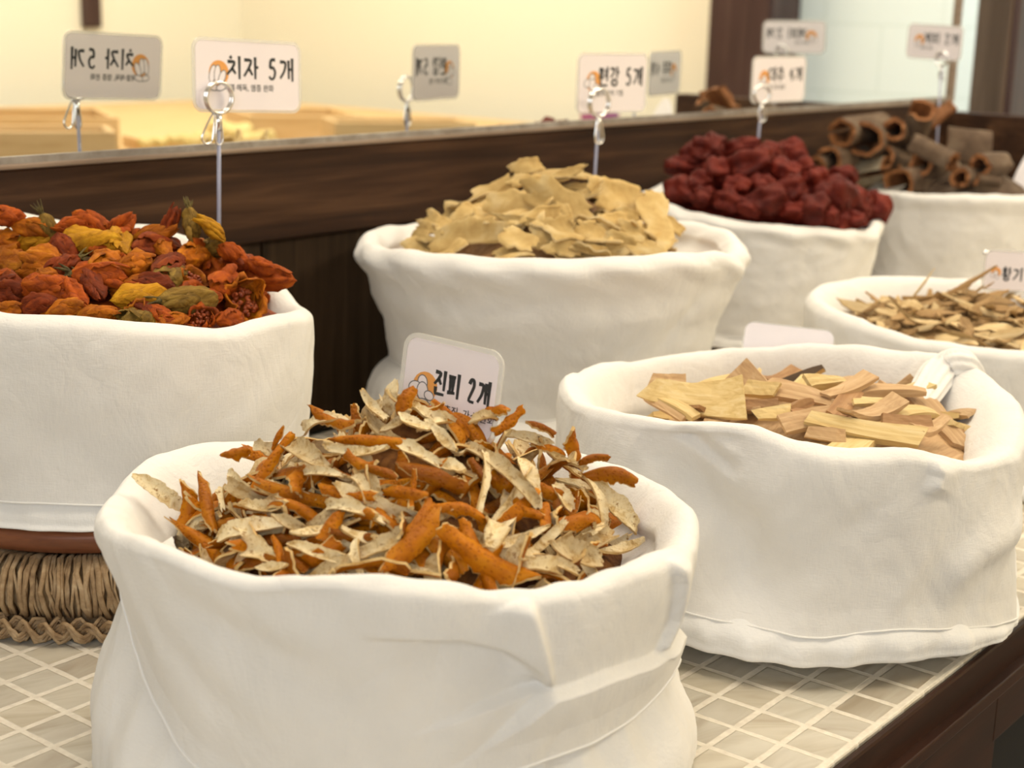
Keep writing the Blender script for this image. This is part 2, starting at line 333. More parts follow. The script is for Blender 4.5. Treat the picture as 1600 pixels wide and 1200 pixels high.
for x1 in (-1.05, -0.62, -0.18, 0.105, 0.352, 0.62, 0.95, 1.28, SX):
    b = MB(); b.box((x+0.0012, MIR_Y+0.006, 0.0), (x1-0.0012, MIR_Y+0.030, 0.158)); o = cpart('lower_panel', b, M['dark_wood_v']); bevel(o, 0.001); x = x1
b = MB(); b.box((SX, -0.245, -0.03), (SX+0.03, MIR_Y+0.04, 0.214)); o = cpart('side_board', b, M['dark_wood']); bevel(o, 0.002)

# mirror standing on the back board
mi = empty('wall_mirror', (0.0, MIR_Y+0.03, ZP)); tag(mi, 'long frameless wall mirror standing on the dark wood back board', 'mirror')
def mpart(name, mb, m):
    o = mb.build(name, m, mi, False); o.matrix_parent_inverse = Matrix.Translation((0, -MIR_Y-0.03, -ZP)); return o
b = MB(); b.box((-1.6, MIR_Y, ZP+0.006), (SX-0.004, MIR_Y+0.004, 1.2)); mpart('glass', b, M['mirror'])
b = MB(); b.box((-1.6, MIR_Y-0.0035, ZP), (SX-0.004, MIR_Y+0.016, ZP+0.0035)); o = mpart('ledge', b, M['ledge_wood']); bevel(o, 0.001)
b = MB(); b.box((-1.6, MIR_Y-0.0022, ZP+0.0035), (SX-0.004, MIR_Y+0.006, ZP+0.0080)); mpart('bottom_channel', b, M['channel'])
b = MB(); b.box((SX-0.004, MIR_Y-0.004, ZP), (SX+0.012, MIR_Y+0.020, 1.2)); o = mpart('edge_trim', b, M['ledge_wood']); bevel(o, 0.002)
b = MB(); b.box((SX+0.012, MIR_Y+0.004, ZP), (SX+0.020, MIR_Y+0.02, 1.2)); o = mpart('metal_strip', b, M['chrome'])

# ------------------------------------------------------------------ cloth sacks
def dirs(phi): return np.cos(phi)[..., None]*S2 - np.sin(phi)[..., None]*F2
def per(pts, n, sig=5.0):
    pts = sorted((p % 360, v) for p, v in pts); a = np.array([p for p, _ in pts]); v = np.array([q for _, q in pts])
    g = np.arange(720)*0.5; y = np.interp(g, np.r_[a-360, a, a+360], np.r_[v, v, v])
    k = np.arange(-60, 61)*0.5; ker = np.exp(-0.5*(k/sig)**2); ker /= ker.sum()
    y = np.convolve(np.r_[y[-60:], y, y[:60]], ker, 'valid')
    return np.interp(np.arange(n)*360.0/n, np.r_[g, 360], np.r_[y, y[0]])
def catmull(C, cnt):
    C = np.asarray(C); P = np.concatenate([C[:1], C, C[-1:]]); out = []
    for i in range(len(C)-1):
        p0, p1, p2, p3 = P[i:i+4]
        for t in np.linspace(0, 1, cnt[i], endpoint=False):
            out.append(0.5*(2*p1+(p2-p0)*t+(2*p0-5*p1+4*p2-p3)*t*t+(3*p1-p0-3*p2+p3)*t**3))
    out.append(C[-1]); return np.array(out)
def polydist(A, Z, pts):
    best = np.full(A.shape, 1e9); sgn = np.zeros(A.shape); tt = np.zeros(A.shape); n = len(pts)-1
    for i in range(n):
        (a0, z0), (a1, z1) = pts[i], pts[i+1]; dx, dz = a1-a0, z1-z0; L2 = dx*dx+dz*dz+1e-12
        t = np.clip(((A-a0)*dx+(Z-z0)*dz)/L2, 0, 1); ex = A-(a0+t*dx); ez = Z-(z0+t*dz); d = np.hypot(ex, ez)
        m = d < best; best[m] = d[m]; sgn[m] = np.sign(dx*ez-dz*ex)[m]; tt[m] = ((i+t)/n)[m]
    return best, sgn, tt
def wrinkle(ph, z, seed, fa, fz, octs=3):
    out = np.zeros(ph.size); p = ph.ravel(); q = z.ravel()
    for i in range(p.size):
        out[i] = noise.fractal(Vector((math.cos(p[i])*fa+seed, math.sin(p[i])*fa-seed, q[i]*fz)), 0.9, 2.1, octs)
    return out.reshape(ph.shape)
def sack(name, label, c, zb, R, rho, rim_near, rim_far, lipw, lipd, hem, off, body, creases=(), n=220, wr=0.0015, wf=(1.6, 22), seed=1,
         twist=0.0, rimamp=0.0012, hemin=True, bodymat='cloth', bodywr=0.0012, dense=1, tag_group='white cotton sacks', ripple=0.0, hemo=0.0012):
    c = np.asarray(c, float); ro = empty(name, (c[0], c[1], zb)); tag(ro, label, 'sack', tag_group)
    rim = [on_cyl(x, y, c, R-rho*0.6, True) for x, y in rim_near]+[on_cyl(x, y, c, R-rho*0.6, False) for x, y in rim_far]
    zr = per(rim, n, 4.0); lw = per(lipw, n, 9); ld = per(lipd, n, 9)
    hz = [on_cyl(*h, c, R-0.008) if len(h) == 2 else h[1:] for h in hem]; zh = per(hz, n, 3.5)
    ph = np.arange(n)*2*math.pi/n; one = np.ones(n)
    Rc = R*one+rimamp*np.array([noise.noise(Vector((math.cos(p)*3.1+seed, math.sin(p)*3.1, 0))) for p in ph])
    zr = zr+rimamp*np.array([noise.noise(Vector((math.cos(p)*4.2+seed, math.sin(p)*4.2, 5))) for p in ph])
    Ri = Rc-rho-lw; zi = zr-ld
    z6 = zr-rho*1.1
    C = [(Ri-0.055, zi-0.042), (Ri-0.003, zi-0.010), (Ri, zi), (Rc-rho-lw*0.4, zr-ld*0.22), (Rc-rho*0.75, zr), (Rc-rho*0.15, zr-rho*0.40), (Rc, z6)]
    vs = [0.18, 0.38, 0.6, 0.8, 0.96, 1.0]
    for v in vs: C.append((Rc+np.interp(v, off[0], off[1]), z6+(zh-z6)*v))
    C = np.array(C)                                    # ctrl x 2 x n
    cnt = [3, 3, 5, 5, 5, 5]+[int(k*dense) for k in (9, 9, 10, 10, 8, 4)]
    G = catmull(C, cnt); r, z = G[:, 0], G[:, 1]; rows = len(r)
    r6 = sum(cnt[:5]); PH = np.broadcast_to(ph, r.shape)
    D = dirs(PH); Pn = np.concatenate([c+D*r[..., None], z[..., None]], -1)
    du = np.roll(Pn, -1, 1)-np.roll(Pn, 1, 1); dv = np.gradient(Pn, axis=0); N = np.cross(du, dv); N /= np.linalg.norm(N, axis=-1)[..., None]+1e-12
    if (N[-5, 0, :2]@D[-5, 0]) < 0: N = -N
    ramp = np.clip((np.arange(rows)-r6+2)/6.0, 0, 1)[:, None]
    A = PH*R; disp = wr*wrinkle(PH+(twist+3.0*math.sin(seed))*(z-zb), z, seed*3.7, wf[0]*2, wf[1])*(0.35+0.65*ramp)
    fine = wrinkle(PH-4.0*(z-zb), z, seed*1.3, wf[0]*6, wf[1]*1.4, 2); disp = disp-wr*0.32*np.abs(fine)
    inn = np.clip((r6-np.arange(rows))/6.0, 0, 1)[:, None]
    disp = disp+inn*ripple*np.sin(PH*23+4*np.sin(PH*3+seed)+(r-R)*90)
    if twist:
        band = np.clip(1-np.abs(z-(z6[None]+0.002))/(rho*1.6), 0, 1); disp = disp+0.0012*band*np.sin(PH*R/0.0085-(z-z6[None])/0.0045)
    for cr in creases:
        pts = [on_cyl(x, y, c, R-0.003) for x, y in cr[0]]; pts = [(math.radians(p if p < 300 else p-360)*R, q) for p, q in pts]
        AA = np.where(A > math.radians(300)*R, A-2*math.pi*R, A); d, s, t = polydist(AA, z, pts); amp, wp, wn = cr[1:4]
        e = np.where(s > 0, np.exp(-(d/wp)**2), np.exp(-(d/wn)**2)); tap = np.clip(np.minimum(t, 1-t)*7+0.0, 0, 1) if len(cr) < 5 else np.clip(np.minimum(t*cr[4], (1-t)*cr[5])+0.0, 0, 1)
        disp = disp+amp*e*tap*ramp
    Pn = Pn+N*disp[..., None]
    hemd = np.clip(1-(z-zh[None])/0.012, 0, 1)*ramp; Pn[..., :2] += D*(hemo*hemd)[..., None]
    if hemin:   # turn the hem under
        e1 = Pn[-1].copy(); e1[:, :2] -= D[-1]*0.0016; e1[:, 2] -= 0.0004; e2 = e1.copy(); e2[:, :2] -= D[-1]*0.002; e2[:, 2] += 0.006
        Pn = np.concatenate([Pn, e1[None], e2[None]])
    b = MB(); b.grid(Pn, True); o = b.build('folded_cuff', M['cloth'], ro); o.matrix_parent_inverse = Matrix.Translation((-c[0], -c[1], -zb))
    E = Pn[rows-2].copy(); E[:, :2] += D[-1]*0.0003; b = MB(); b.tube([tuple(p) for p in E], 0.0006, 5, closed=True); o = b.build('hem_seam', M['thread'], ro); o.matrix_parent_inverse = Matrix.Translation((-c[0], -c[1], -zb))
    # lower body
    rh = Rc+np.interp(1.0, off[0], off[1]); L = [(rh-0.022, zh+0.016), (rh-0.004, zh+0.003)]
    for f_, dr in body: L.append((R+dr+0*rh, zb+(zh-zb)*f_))
    L.append((R+body[-1][1]-0.030+0*rh, zb+0.0004+0*rh))
    L = np.array(L); G = catmull(L, [3]+[6]*(len(L)-2)); r, z = G[:, 0], G[:, 1]; PH = np.broadcast_to(ph, r.shape); D = dirs(PH)
    r = r+bodywr*wrinkle(PH, z, seed*7.1, 9, 40)+bodywr*0.8*np.sin(PH*31+6*np.sin(PH*2+seed))*np.clip((zh[None]-z)/0.01, 0, 1)
    Pn = np.concatenate([c+D*r[..., None], z[..., None]], -1)
    b = MB(); b.grid(Pn, True); o = b.build('sack_bottom', M[bodymat], ro); o.matrix_parent_inverse = Matrix.Translation((-c[0], -c[1], -zb))
    return ro

CF, CG, CI, CJ, CC, CT, CW = (0.055, -0.216), (0.1159, 0.0705), (0.493, 0.031), (0.868, 0.066), (1.222, 0.004), (0.690, -0.212), (0.348, -0.250)
RF, RG, RI, RJ, RC, RTW, RW = 0.1319, 0.1195, 0.147, 0.118, 0.108, 0.117, 0.1325

sack('cloth_sack', 'white cotton sack in front on the tiles, heaped with orange peel', CF, 0.0, RF, 0.007,
     [(235, 845), (300, 872), (390, 905), (470, 899), (560, 897), (640, 904), (700, 912), (760, 920), (812, 926), (880, 916), (935, 906), (985, 884), (1035, 866), (1075, 862)],
     [(186, 770), (205, 738), (240, 712), (300, 693), (370, 687), (430, 686), (560, 690), (700, 692), (800, 694), (880, 704), (930, 714), (985, 734), (1040, 764), (1078, 800), (1094, 840)],
     [(0, 0.012), (45, 0.012), (90, 0.004), (135, 0.010), (180, 0.020), (225, 0.018), (270, 0.012), (315, 0.016)],
     [(0, 0.012), (45, 0.008), (90, 0.006), (135, 0.012), (180, 0.022), (225, 0.022), (270, 0.02), (315, 0.02)],
     [(184, 905), (197, 985), (217, 1050), (250, 1120), (300, 1195), (390, 1262), (500, 1290), (650, 1262), (730, 1226), (820, 1193), (930, 1155), (1000, 1110), (1055, 1052), (1080, 1000), ('z', 340, 0.066), ('z', 300, 0.06), ('z', 240, 0.06), ('z', 195, 0.075)],
     ([0, 0.25, 0.6, 1.0], [0, -0.001, -0.006, -0.011]),
     [(0.85, -0.010), (0.5, 0.001), (0.25, 0.004), (0.06, 0.000)],
     creases=[
        ([(560, 1000), (640, 1006), (720, 1012), (785, 1028), (830, 1052), (858, 1088)], -0.0085, 0.024, 0.0018, 3, 30),
        ([(812, 928), (828, 975), (846, 1030), (857, 1086)], 0.0060, 0.008, 0.0022, 30, 6),
        ([(640, 1160), (760, 1118), (857, 1087), (950, 1058), (1036, 1022), (1072, 978)], 0.0062, 0.024, 0.0012, 3, 20),
        ([(985, 884), (1012, 872), (1036, 868)], 0.0045, 0.0022, 0.008, 8, 30),
        ([(1037, 868), (1046, 905), (1046, 965), (1034, 1022)], 0.0048, 0.0015, 0.013, 30, 10),
        ([(220, 880), (290, 950), (380, 1010), (480, 1062), (600, 1105)], -0.0055, 0.016, 0.012, 3, 3),
        ([(330, 905), (480, 955), (620, 985)], -0.0018, 0.014, 0.014, 3, 3),
        ([(205, 900), (260, 1010), (330, 1100), (420, 1170)], -0.0022, 0.008, 0.010, 3, 3),
        ([(520, 930), (640, 950), (760, 950)], 0.0018, 0.014, 0.014, 3, 3),
     ], n=600, wr=0.0016, wf=(1.3, 16), seed=3, dense=3.4, bodymat='cloth', ripple=0.0005, hemo=0.0022)
sack('cloth_sack', 'white cotton sack at the left on a wooden plate, filled with gardenia fruit', CG, 0.060, RG, 0.0095,
     [(0, 490), (25, 492), (60, 492), (110, 494), (150, 497), (200, 501), (250, 507), (300, 512), (345, 516), (385, 505), (420, 496), (448, 490)],
     [(0, 322), (40, 334), (100, 346), (140, 346), (180, 349), (235, 347), (262, 356), (300, 372), (345, 385), (400, 412), (436, 442), (458, 474)],
     [(0, 0.008), (90, 0.004), (180, 0.01), (270, 0.01)], [(0, 0.010), (90, 0.006), (180, 0.014), (270, 0.012)],
     [(0, 780), (60, 782), (130, 786), (200, 786), (300, 782), (380, 770), (430, 750), ('z', 300, 0.078), ('z', 240, 0.078), ('z', 180, 0.08)],
     ([0, 0.3, 1.0], [0, 0.0005, -0.005]), [(0.7, -0.004), (0.3, -0.003), (0.05, -0.004)],
     creases=[([(250, 715), (330, 650), (410, 590)], -0.0012, 0.016, 0.012, 3, 3), ([(0, 640), (90, 690), (200, 760)], -0.0015, 0.014, 0.014, 3, 3), ([(0, 535), (120, 545), (260, 560)], 0.0012, 0.012, 0.016, 3, 3)],
     n=260, wr=0.0012, wf=(1.4, 18), seed=8, dense=1.3, bodymat='cloth_white', bodywr=0.0006)
sack('cloth_sack', 'white cotton sack with a rolled rim under the ginger slices', CI, 0.038, RI, 0.011,
     [(566, 395), (600, 388), (640, 390), (700, 398), (800, 404), (900, 405), (1000, 401), (1060, 396), (1120, 392), (1150, 396)],
     [(556, 376), (572, 362), (610, 352), (650, 347), (720, 345), (800, 344), (900, 343), (1000, 343), (1060, 344), (1100, 348), (1135, 357), (1157, 380)],
     [(0, 0.010), (90, 0.004), (180, 0.012), (270, 0.008)], [(0, 0.008), (90, 0.005), (180, 0.012), (270, 0.012)],
     [(600, 575), (680, 640), (760, 665), (850, 670), (950, 655), (1050, 620), (1100, 585), ('z', 320, 0.065), ('z', 270, 0.065), ('z', 220, 0.065)],
     ([0, 0.12, 0.3, 0.6, 1.0], [0, -0.007, -0.010, -0.020, -0.026]), [(0.7, -0.016), (0.35, -0.010), (0.08, -0.012)],
     creases=[([(600, 500), (700, 470), (860, 468), (1040, 478)], -0.0014, 0.010, 0.010, 3, 3), ([(640, 560), (760, 500), (900, 510), (1080, 480)], 0.0014, 0.010, 0.012, 3, 3), ([(1060, 560), (1090, 500), (1120, 450)], -0.0022, 0.006, 0.008, 3, 3)],
     n=240, wr=0.0017, wf=(1.6, 34), seed=12, twist=1.5, dense=1.2, rimamp=0.0008)
sack('cloth_sack', 'white cotton sack at the back holding dark red jujubes', CJ, 0.038, RJ, 0.010,
     [(1000, 312), (1040, 318), (1100, 336), (1160, 346), (1220, 351), (1300, 357), (1360, 358), (1400, 360)],
     [(972, 292), (1000, 287), (1040, 283), (1120, 281), (1220, 283), (1310, 295), (1370, 315), (1408, 342)],
     [(0, 0.005), (90, 0.005), (180, 0.012), (270, 0.01)], [(0, 0.006), (90, 0.006), (180, 0.012), (270, 0.012)],
     [(1000, 480), (1150, 530), (1300, 530), (1390, 490), ('z', 320, 0.06), ('z', 270, 0.06), ('z', 220, 0.06)],
     ([0, 0.12, 0.3, 1.0], [0, -0.004, -0.006, -0.012]), [(0.7, -0.008), (0.35, -0.006), (0.08, -0.008)],
     creases=[([(1080, 352), (1200, 378), (1400, 385)], -0.0016, 0.006, 0.006, 4, 4)], n=180, wr=0.0022, wf=(1.6, 30), seed=21, twist=1.5)
sack('cloth_sack', 'white cotton sack in the far corner under the cinnamon bark', CC, 0.038, RC, 0.008,
     [(1345, 297), (1400, 298), (1440, 303), (1500, 303), (1560, 304), (1590, 305)],
     [(1370, 285), (1420, 277), (1500, 274), (1560, 280), (1592, 292)],
     [(0, 0.006), (90, 0.005), (180, 0.01), (270, 0.01)], [(0, 0.006), (90, 0.006), (180, 0.012), (270, 0.012)],
     [(1380, 430), (1480, 445), (1570, 432), ('z', 320, 0.06), ('z', 270, 0.06), ('z', 220, 0.06)],
     ([0, 0.12, 0.3, 1.0], [0, -0.003, -0.004, -0.010]), [(0.7, -0.006), (0.35, -0.005), (0.08, -0.006)],
     creases=[([(1390, 325), (1500, 330), (1590, 335)], -0.0014, 0.006, 0.006, 4, 4)], n=160, wr=0.0024, wf=(1.6, 26), seed=31)
sack('cloth_sack', 'white cotton sack holding thin root slivers, beyond the wood chips', CT, 0.0, RTW, 0.010,
     [(1290, 478), (1340, 497), (1400, 520), (1450, 531), (1520, 541), (1600, 549), (1660, 545), (1720, 525)],
     [(1262, 460), (1278, 447), (1320, 437), (1400, 430), (1480, 434), (1560, 440), (1650, 446), (1720, 470)],
     [(0, 0.01), (90, 0.006), (180, 0.018), (270, 0.014)], [(0, 0.012), (90, 0.008), (180, 0.02), (270, 0.02)],
     [(1300, 690), (1450, 740), (1600, 750), ('z', 0, 0.03), ('z', 320, 0.03), ('z', 270, 0.03), ('z', 200, 0.03)],
     ([0, 0.25, 0.6, 1.0], [0, -0.001, -0.004, -0.008]), [(0.7, -0.006), (0.35, -0.003), (0.08, -0.008)],
     creases=[([(1290, 465), (1310, 480), (1300, 500)], 0.003, 0.006, 0.003, 5, 5), ([(1320, 520), (1440, 570), (1600, 600)], -0.002, 0.012, 0.010, 3, 3)],
     n=180, wr=0.002, wf=(1.6, 20), seed=41)
sack('cloth_sack', 'white cotton sack of wood chips overhanging the counter edge', CW, 0.0, RW, 0.008,
     [(900, 628), (960, 640), (1010, 650), (1060, 661), (1100, 657), (1140, 656), (1180, 665), (1240, 690), (1300, 703), (1380, 703), (1440, 702), (1460, 716), (1520, 720), (1580, 705)],
     [(878, 596), (890, 585), (920, 574), (1000, 560), (1100, 549), (1200, 540), (1290, 537), (1380, 542), (1430, 552), (1480, 553), (1540, 584), (1590, 636), (1608, 660)],
     [(0, 0.026), (50, 0.020), (90, 0.010), (135, 0.024), (180, 0.026), (225, 0.012), (270, 0.006), (315, 0.014)],
     [(0, 0.020), (50, 0.012), (90, 0.006), (135, 0.016), (180, 0.028), (225, 0.028), (270, 0.03), (315, 0.026)],
     [(1060, 935), (1100, 952), (1180, 967), (1270, 986), (1340, 975), (1390, 970), (1480, 972), (1560, 975), (1620, 965), ('z', 0, 0.04), ('z', 320, 0.035), ('z', 250, 0.03), ('z', 180, 0.032)],
     ([0, 0.25, 0.6, 1.0], [0, 0.001, 0.001, 0.003]), [(0.85, 0.0055), (0.6, 0.006), (0.42, 0.003), (0.36, -0.02)],
     creases=[
        ([(1058, 662), (1090, 690), (1130, 720), (1160, 745)], -0.0065, 0.004, 0.012, 20, 4),
        ([(1090, 657), (1120, 690), (1165, 725)], 0.0035, 0.009, 0.004, 20, 4),
        ([(1000, 690), (1080, 760), (1130, 830), (1160, 900), (1250, 955)], -0.0150, 0.016, 0.020, 4, 4),
        ([(1170, 790), (1178, 850), (1200, 900)], -0.002, 0.008, 0.010, 4, 4),
        ([(1450, 705), (1453, 740), (1440, 770)], 0.0060, 0.0018, 0.013, 20, 4),
        ([(1600, 800), (1520, 860), (1450, 930)], 0.0065, 0.014, 0.012, 4, 4),
        ([(1240, 740), (1330, 760), (1420, 755)], 0.0018, 0.014, 0.016, 4, 4),
     ], n=340, wr=0.0026, wf=(1.3, 14), seed=52, dense=2.0, bodymat='cloth_white', bodywr=0.0014, rimamp=0.002, hemin=True)

wroot = [o for o in col.objects if o.type == 'EMPTY' and o.get('label', '').startswith('white cotton sack of wood chips')][0]
ka, kz = on_cyl(1492, 556, CW, RW-0.012, False); kd = dirs(np.array([math.radians(ka)]))[0]; K0 = np.array([*(np.array(CW)+kd*(RW+0.001)), kz-0.022]); K1 = np.array([*(np.array(CW)+kd*(RW-0.008)), kz-0.006])
t_ = depth_at(1455, 600, CW)+0.050; K2 = at_t(1466, 584, t_); K3 = at_t(1440, 622, t_-0.030); K4 = at_t(1418, 658, t_-0.050)
cl_ = catmull([K0, K1, K2, K3, K4], [7, 7, 8, 7]); rad = np.interp(np.linspace(0, 1, len(cl_)), [0, .25, .5, .8, 1], [0.013, 0.0125, 0.0115, 0.009, 0.005]); Pn = []
for i, p in enumerate(cl_):
    t = cl_[min(i+1, len(cl_)-1)]-cl_[max(i-1, 0)]; t /= np.linalg.norm(t); a = np.cross(t, np.array([0, 0, 1.0])); a /= np.linalg.norm(a); b2 = np.cross(a, t)
    Pn.append([p+(a*math.cos(q)+b2*math.sin(q)*0.8)*rad[i]*(1+0.055*math.sin(11*q+0.10*i)+0.05*math.sin(3*q+0.2*i)) for q in np.linspace(0, 2*math.pi, 72, endpoint=False)])
b = MB(); b.grid(Pn, True); o = b.build('gathered_corner', M['cloth'], wroot); o.matrix_parent_inverse = Matrix.Translation((-CW[0], -CW[1], 0))

# ------------------------------------------------------------------ trivets and plate
rng = random.Random(5)
def trivet(c, R, h, label, n_str=300):
    t = empty('seagrass_trivet', (c[0], c[1], 0)); tag(t, label, 'trivet', 'round seagrass trivets')
    inv = Matrix.Translation((-c[0], -c[1], 0))
    b = MB(); rings = []
    for r, z in ((0.0, h-0.006), (R*0.8, h-0.006), (R-0.012, h-0.006), (R-0.007, h*0.5), (R-0.009, 0.004), (0, 0.004)):
        rings.append([(c[0]+r*math.cos(a), c[1]+r*math.sin(a), z) for a in np.linspace(0, 2*math.pi, 48, endpoint=False)])
    b.grid(rings, True); o = b.build('core', M['seagrass'], t); o.matrix_parent_inverse = inv
    b = MB()
    for i in range(n_str):
        a = 2*math.pi*i/n_str+rng.uniform(-0.012, 0.012); sl = rng.gauss(0.03, 0.045); rr = rng.uniform(0.0008, 0.0020); dr = rng.uniform(-0.003, 0.0015)
        pts = []
        for k, (r, z) in enumerate(((R-0.030, h-0.004), (R-0.012, h-0.0015), (R-0.004, h-0.007), (R-0.001, h*0.66), (R-0.001, h*0.46), (R-0.004, h*0.30))):
            aa = a+sl*k/5+rng.uniform(-0.011, 0.011); pts.append((c[0]+(r+dr)*math.cos(aa), c[1]+(r+dr)*math.sin(aa), z))
        b.tube(pts, rr, 5, flat=0.7)
    o = b.build('wrapped_strands', M['seagrass'], t); o.matrix_parent_inverse = inv
    b = MB(); turns = 46
    for s in range(3):
        for q in (-0.0024, -0.0008, 0.0008, 0.0024):
            pts = []
            for i in range(turns*8):
                a = 2*math.pi*i/(turns*8); p = a*turns/1.0*0.5+s*2*math.pi/3
                r = R-0.001+0.0040*math.sin(p)+rng.uniform(-0.0011, 0.0011)+q*0.5; z = h*0.16+0.0046*math.sin(2*p)*0.9+q+rng.uniform(-0.0009, 0.0009)
                pts.append((c[0]+r*math.cos(a), c[1]+r*math.sin(a), max(z, 0.0022)))
            b.tube(pts, 0.0012, 5, closed=True)
    o = b.build('braided_edge', M['seagrass'], t); o.matrix_parent_inverse = inv
    return t
trivet(CG, 0.1225, 0.045, 'woven seagrass trivet on the tiles under the wooden plate', 440)
trivet(CI, 0.128, 0.036, 'woven seagrass trivet under the ginger sack', 200)
trivet(CJ, 0.106, 0.036, 'woven seagrass trivet under the jujube sack', 160)
trivet(CC, 0.098, 0.036, 'woven seagrass trivet under the cinnamon sack', 140)
b = MB(); rings = []
for r, z in ((0, 0.0455), (0.100, 0.0455), (0.111, 0.047), (0.1165, 0.052), (0.1175, 0.057), (0.116, 0.0598), (0.0, 0.0598)):
    rings.append([(CG[0]+r*math.cos(a), CG[1]+r*math.sin(a), z) for a in np.linspace(0, 2*math.pi, 96, endpoint=False)])
b.grid(rings, True); o = b.build('wooden_plate', M['plate_wood']); tag(o, 'reddish-brown turned wooden plate between the gardenia sack and its seagrass trivet', 'plate')

# ------------------------------------------------------------------ heaps
class Heap:
    def __init__(s, c, Ro, ze, peak_px, p=1.0, q=1.0, tilt=(0, 0), off=(0, 0), scale=1.0):
        s.c = np.array(c)+S2*off[0]+F2*off[1]; s.Ro = Ro; s.ze = ze; s.p = p; s.q = q; s.tilt = tilt
        t = depth_at(peak_px[0], peak_px[1], s.c); s.zp = at_t(*peak_px, t)[2]
    def H(s, x, y):
        d = np.array([x, y])-s.c; rho = math.hypot(*d)/s.Ro; a = (d@S2)/s.Ro; f = (d@F2)/s.Ro
        base = s.ze+s.tilt[0]*a+s.tilt[1]*f
        return base+(s.zp-s.ze)*max(0.0, 1-rho**s.p)**s.q if rho < 1 else base-(rho-1)*0.04
    def nrm(s, x, y):
        e = 0.004; return Vector((-(s.H(x+e, y)-s.H(x-e, y))/(2*e), -(s.H(x, y+e)-s.H(x, y-e))/(2*e), 1)).normalized()
    def hit(s, px, py):
        t0 = max(0.3, depth_at(px, py, s.c)-s.Ro*1.4); d = ray(px, py); t = t0
        while t < t0+s.Ro*2.6:
            Q = CAM+t*d
            if Q[2] < s.H(Q[0], Q[1]): return Q, t
            t += 0.001
        t = depth_at(px, py, s.c); return CAM+t*d, t
    def core(s, name, label, mat, cat, drop=0.008, amp=0.004):
        P = []
        for i in range(22):
            row = []
            for j in range(64):
                a = 2*math.pi*j/64; r = s.Ro*0.93*i/21+1e-5; x = s.c[0]+r*math.cos(a); y = s.c[1]+r*math.sin(a)
                row.append((x, y, s.H(x, y)-drop+amp*noise.noise(Vector((x*90, y*90, 3)))))
            P.append(row)
        b = MB(); b.grid(P, True); o = b.build(name, mat); tag(o, label, cat, kind='stuff'); return o
def between(h, x1, y1, x2, y2, lift=0.002, wpx=40):
    A, ta = h.hit(x1, y1); B, tb = h.hit(x2, y2); mid = (A+B)/2; n = h.nrm(mid[0], mid[1])
    return Vector(A)+n*lift, Vector(B)+n*lift, n, wpx*(ta+tb)/2/FPX, (Vector(CAM)-Vector(mid)).normalized()

def strip_mesh(name, L, wd, th, bend, cross, twist, ragged, seed, mats, nu=18, nv=6, taper=3.0, wave=0.0, blunt=0.75):
    rg = random.Random(seed); top = []; bot = []; o1, o2, o3 = rg.uniform(0, 99), rg.uniform(0, 99), rg.uniform(0, 99)
    cw = [rg.uniform(0.10, blunt), rg.uniform(0.6, 1.0), rg.uniform(0.85, 1.1), rg.uniform(0.6, 1.05), rg.uniform(0.35*blunt, blunt)]
    kink = rg.uniform(-0.5, 0.5); px = pz = 0.0; pa = -bend/2; side = rg.uniform(-.35, .35)
    prof = []
    for i in range(nu):                      # centre line with uneven bending
        u = -1+2*i/(nu-1); a = bend/2*(u+kink*(u*u-1)); prof.append((u, a, px, pz)); st = L/(nu-1); px += st*math.cos(a); pz -= st*math.sin(a)
    mx = sum(p[2] for p in prof)/nu; mz = sum(p[3] for p in prof)/nu
    for u, a, cx, cz in prof:
        cx -= mx; cz -= mz; f = (u+1)*2; k = min(int(f), 3); q = f-k; q = q*q*(3-2*q); e = cw[k]*(1-q)+cw[k+1]*q
        if abs(u) > 0.85: e *= 0.85+0.15*(1-abs(u))/0.15
        tw = twist*u; rt, rb = [], []
        for j in range(nv):
            v = -1+2*j/(nv-1); nz = noise.noise(Vector((u*3+o1, v*0.9+o2, 1)))
            hw = wd/2*max(0.07, e)*(1+ragged*noise.noise(Vector((u*7+o2, 3 if v > 0 else 9, o1)))+0.6*ragged*noise.noise(Vector((u*19+o2, 5 if v > 0 else 7, o3))))
            y = v*hw; zz = -cross*y*y/(wd/2)+0.10*wd*nz+wave*L*noise.noise(Vector((u*1.6+o3, o1, 0))); y += side*wd*(u*u-0.4)
            jag = 0.10*L*noise.noise(Vector((v*1.6, o3, 2 if u > 0 else 8)))*max(0.0, (abs(u)-0.5)*2)
            yy = y*math.cos(tw)-zz*math.sin(tw); z2 = y*math.sin(tw)+zz*math.cos(tw)
            X = cx+jag*math.cos(a)+math.sin(a)*z2; Z = cz-jag*math.sin(a)+math.cos(a)*z2; tt = th/2*(1.0 if abs(v) < 0.9 else 0.75)
            d = (math.sin(a)*math.cos(tw)*tt, -math.sin(tw)*tt, math.cos(a)*math.cos(tw)*tt)
            rt.append((X+d[0], yy+d[1], Z+d[2])); rb.append((X-d[0], yy-d[1], Z-d[2]))
        top.append(rt); bot.append(rb)
    b = MB(); b.grid(top, mi=0, flip=True); b.grid(bot, mi=1)
    T = np.array(top); B = np.array(bot)
    loop = [(0, j) for j in range(nv)]+[(i, nv-1) for i in range(1, nu)]+[(nu-1, j) for j in range(nv-2, -1, -1)]+[(i, 0) for i in range(nu-2, 0, -1)]
    b.grid([[T[i, j] for i, j in loop]+[T[0, 0]], [B[i, j] for i, j in loop]+[B[0, 0]]], mi=2)
    return b.mesh(name, mats)

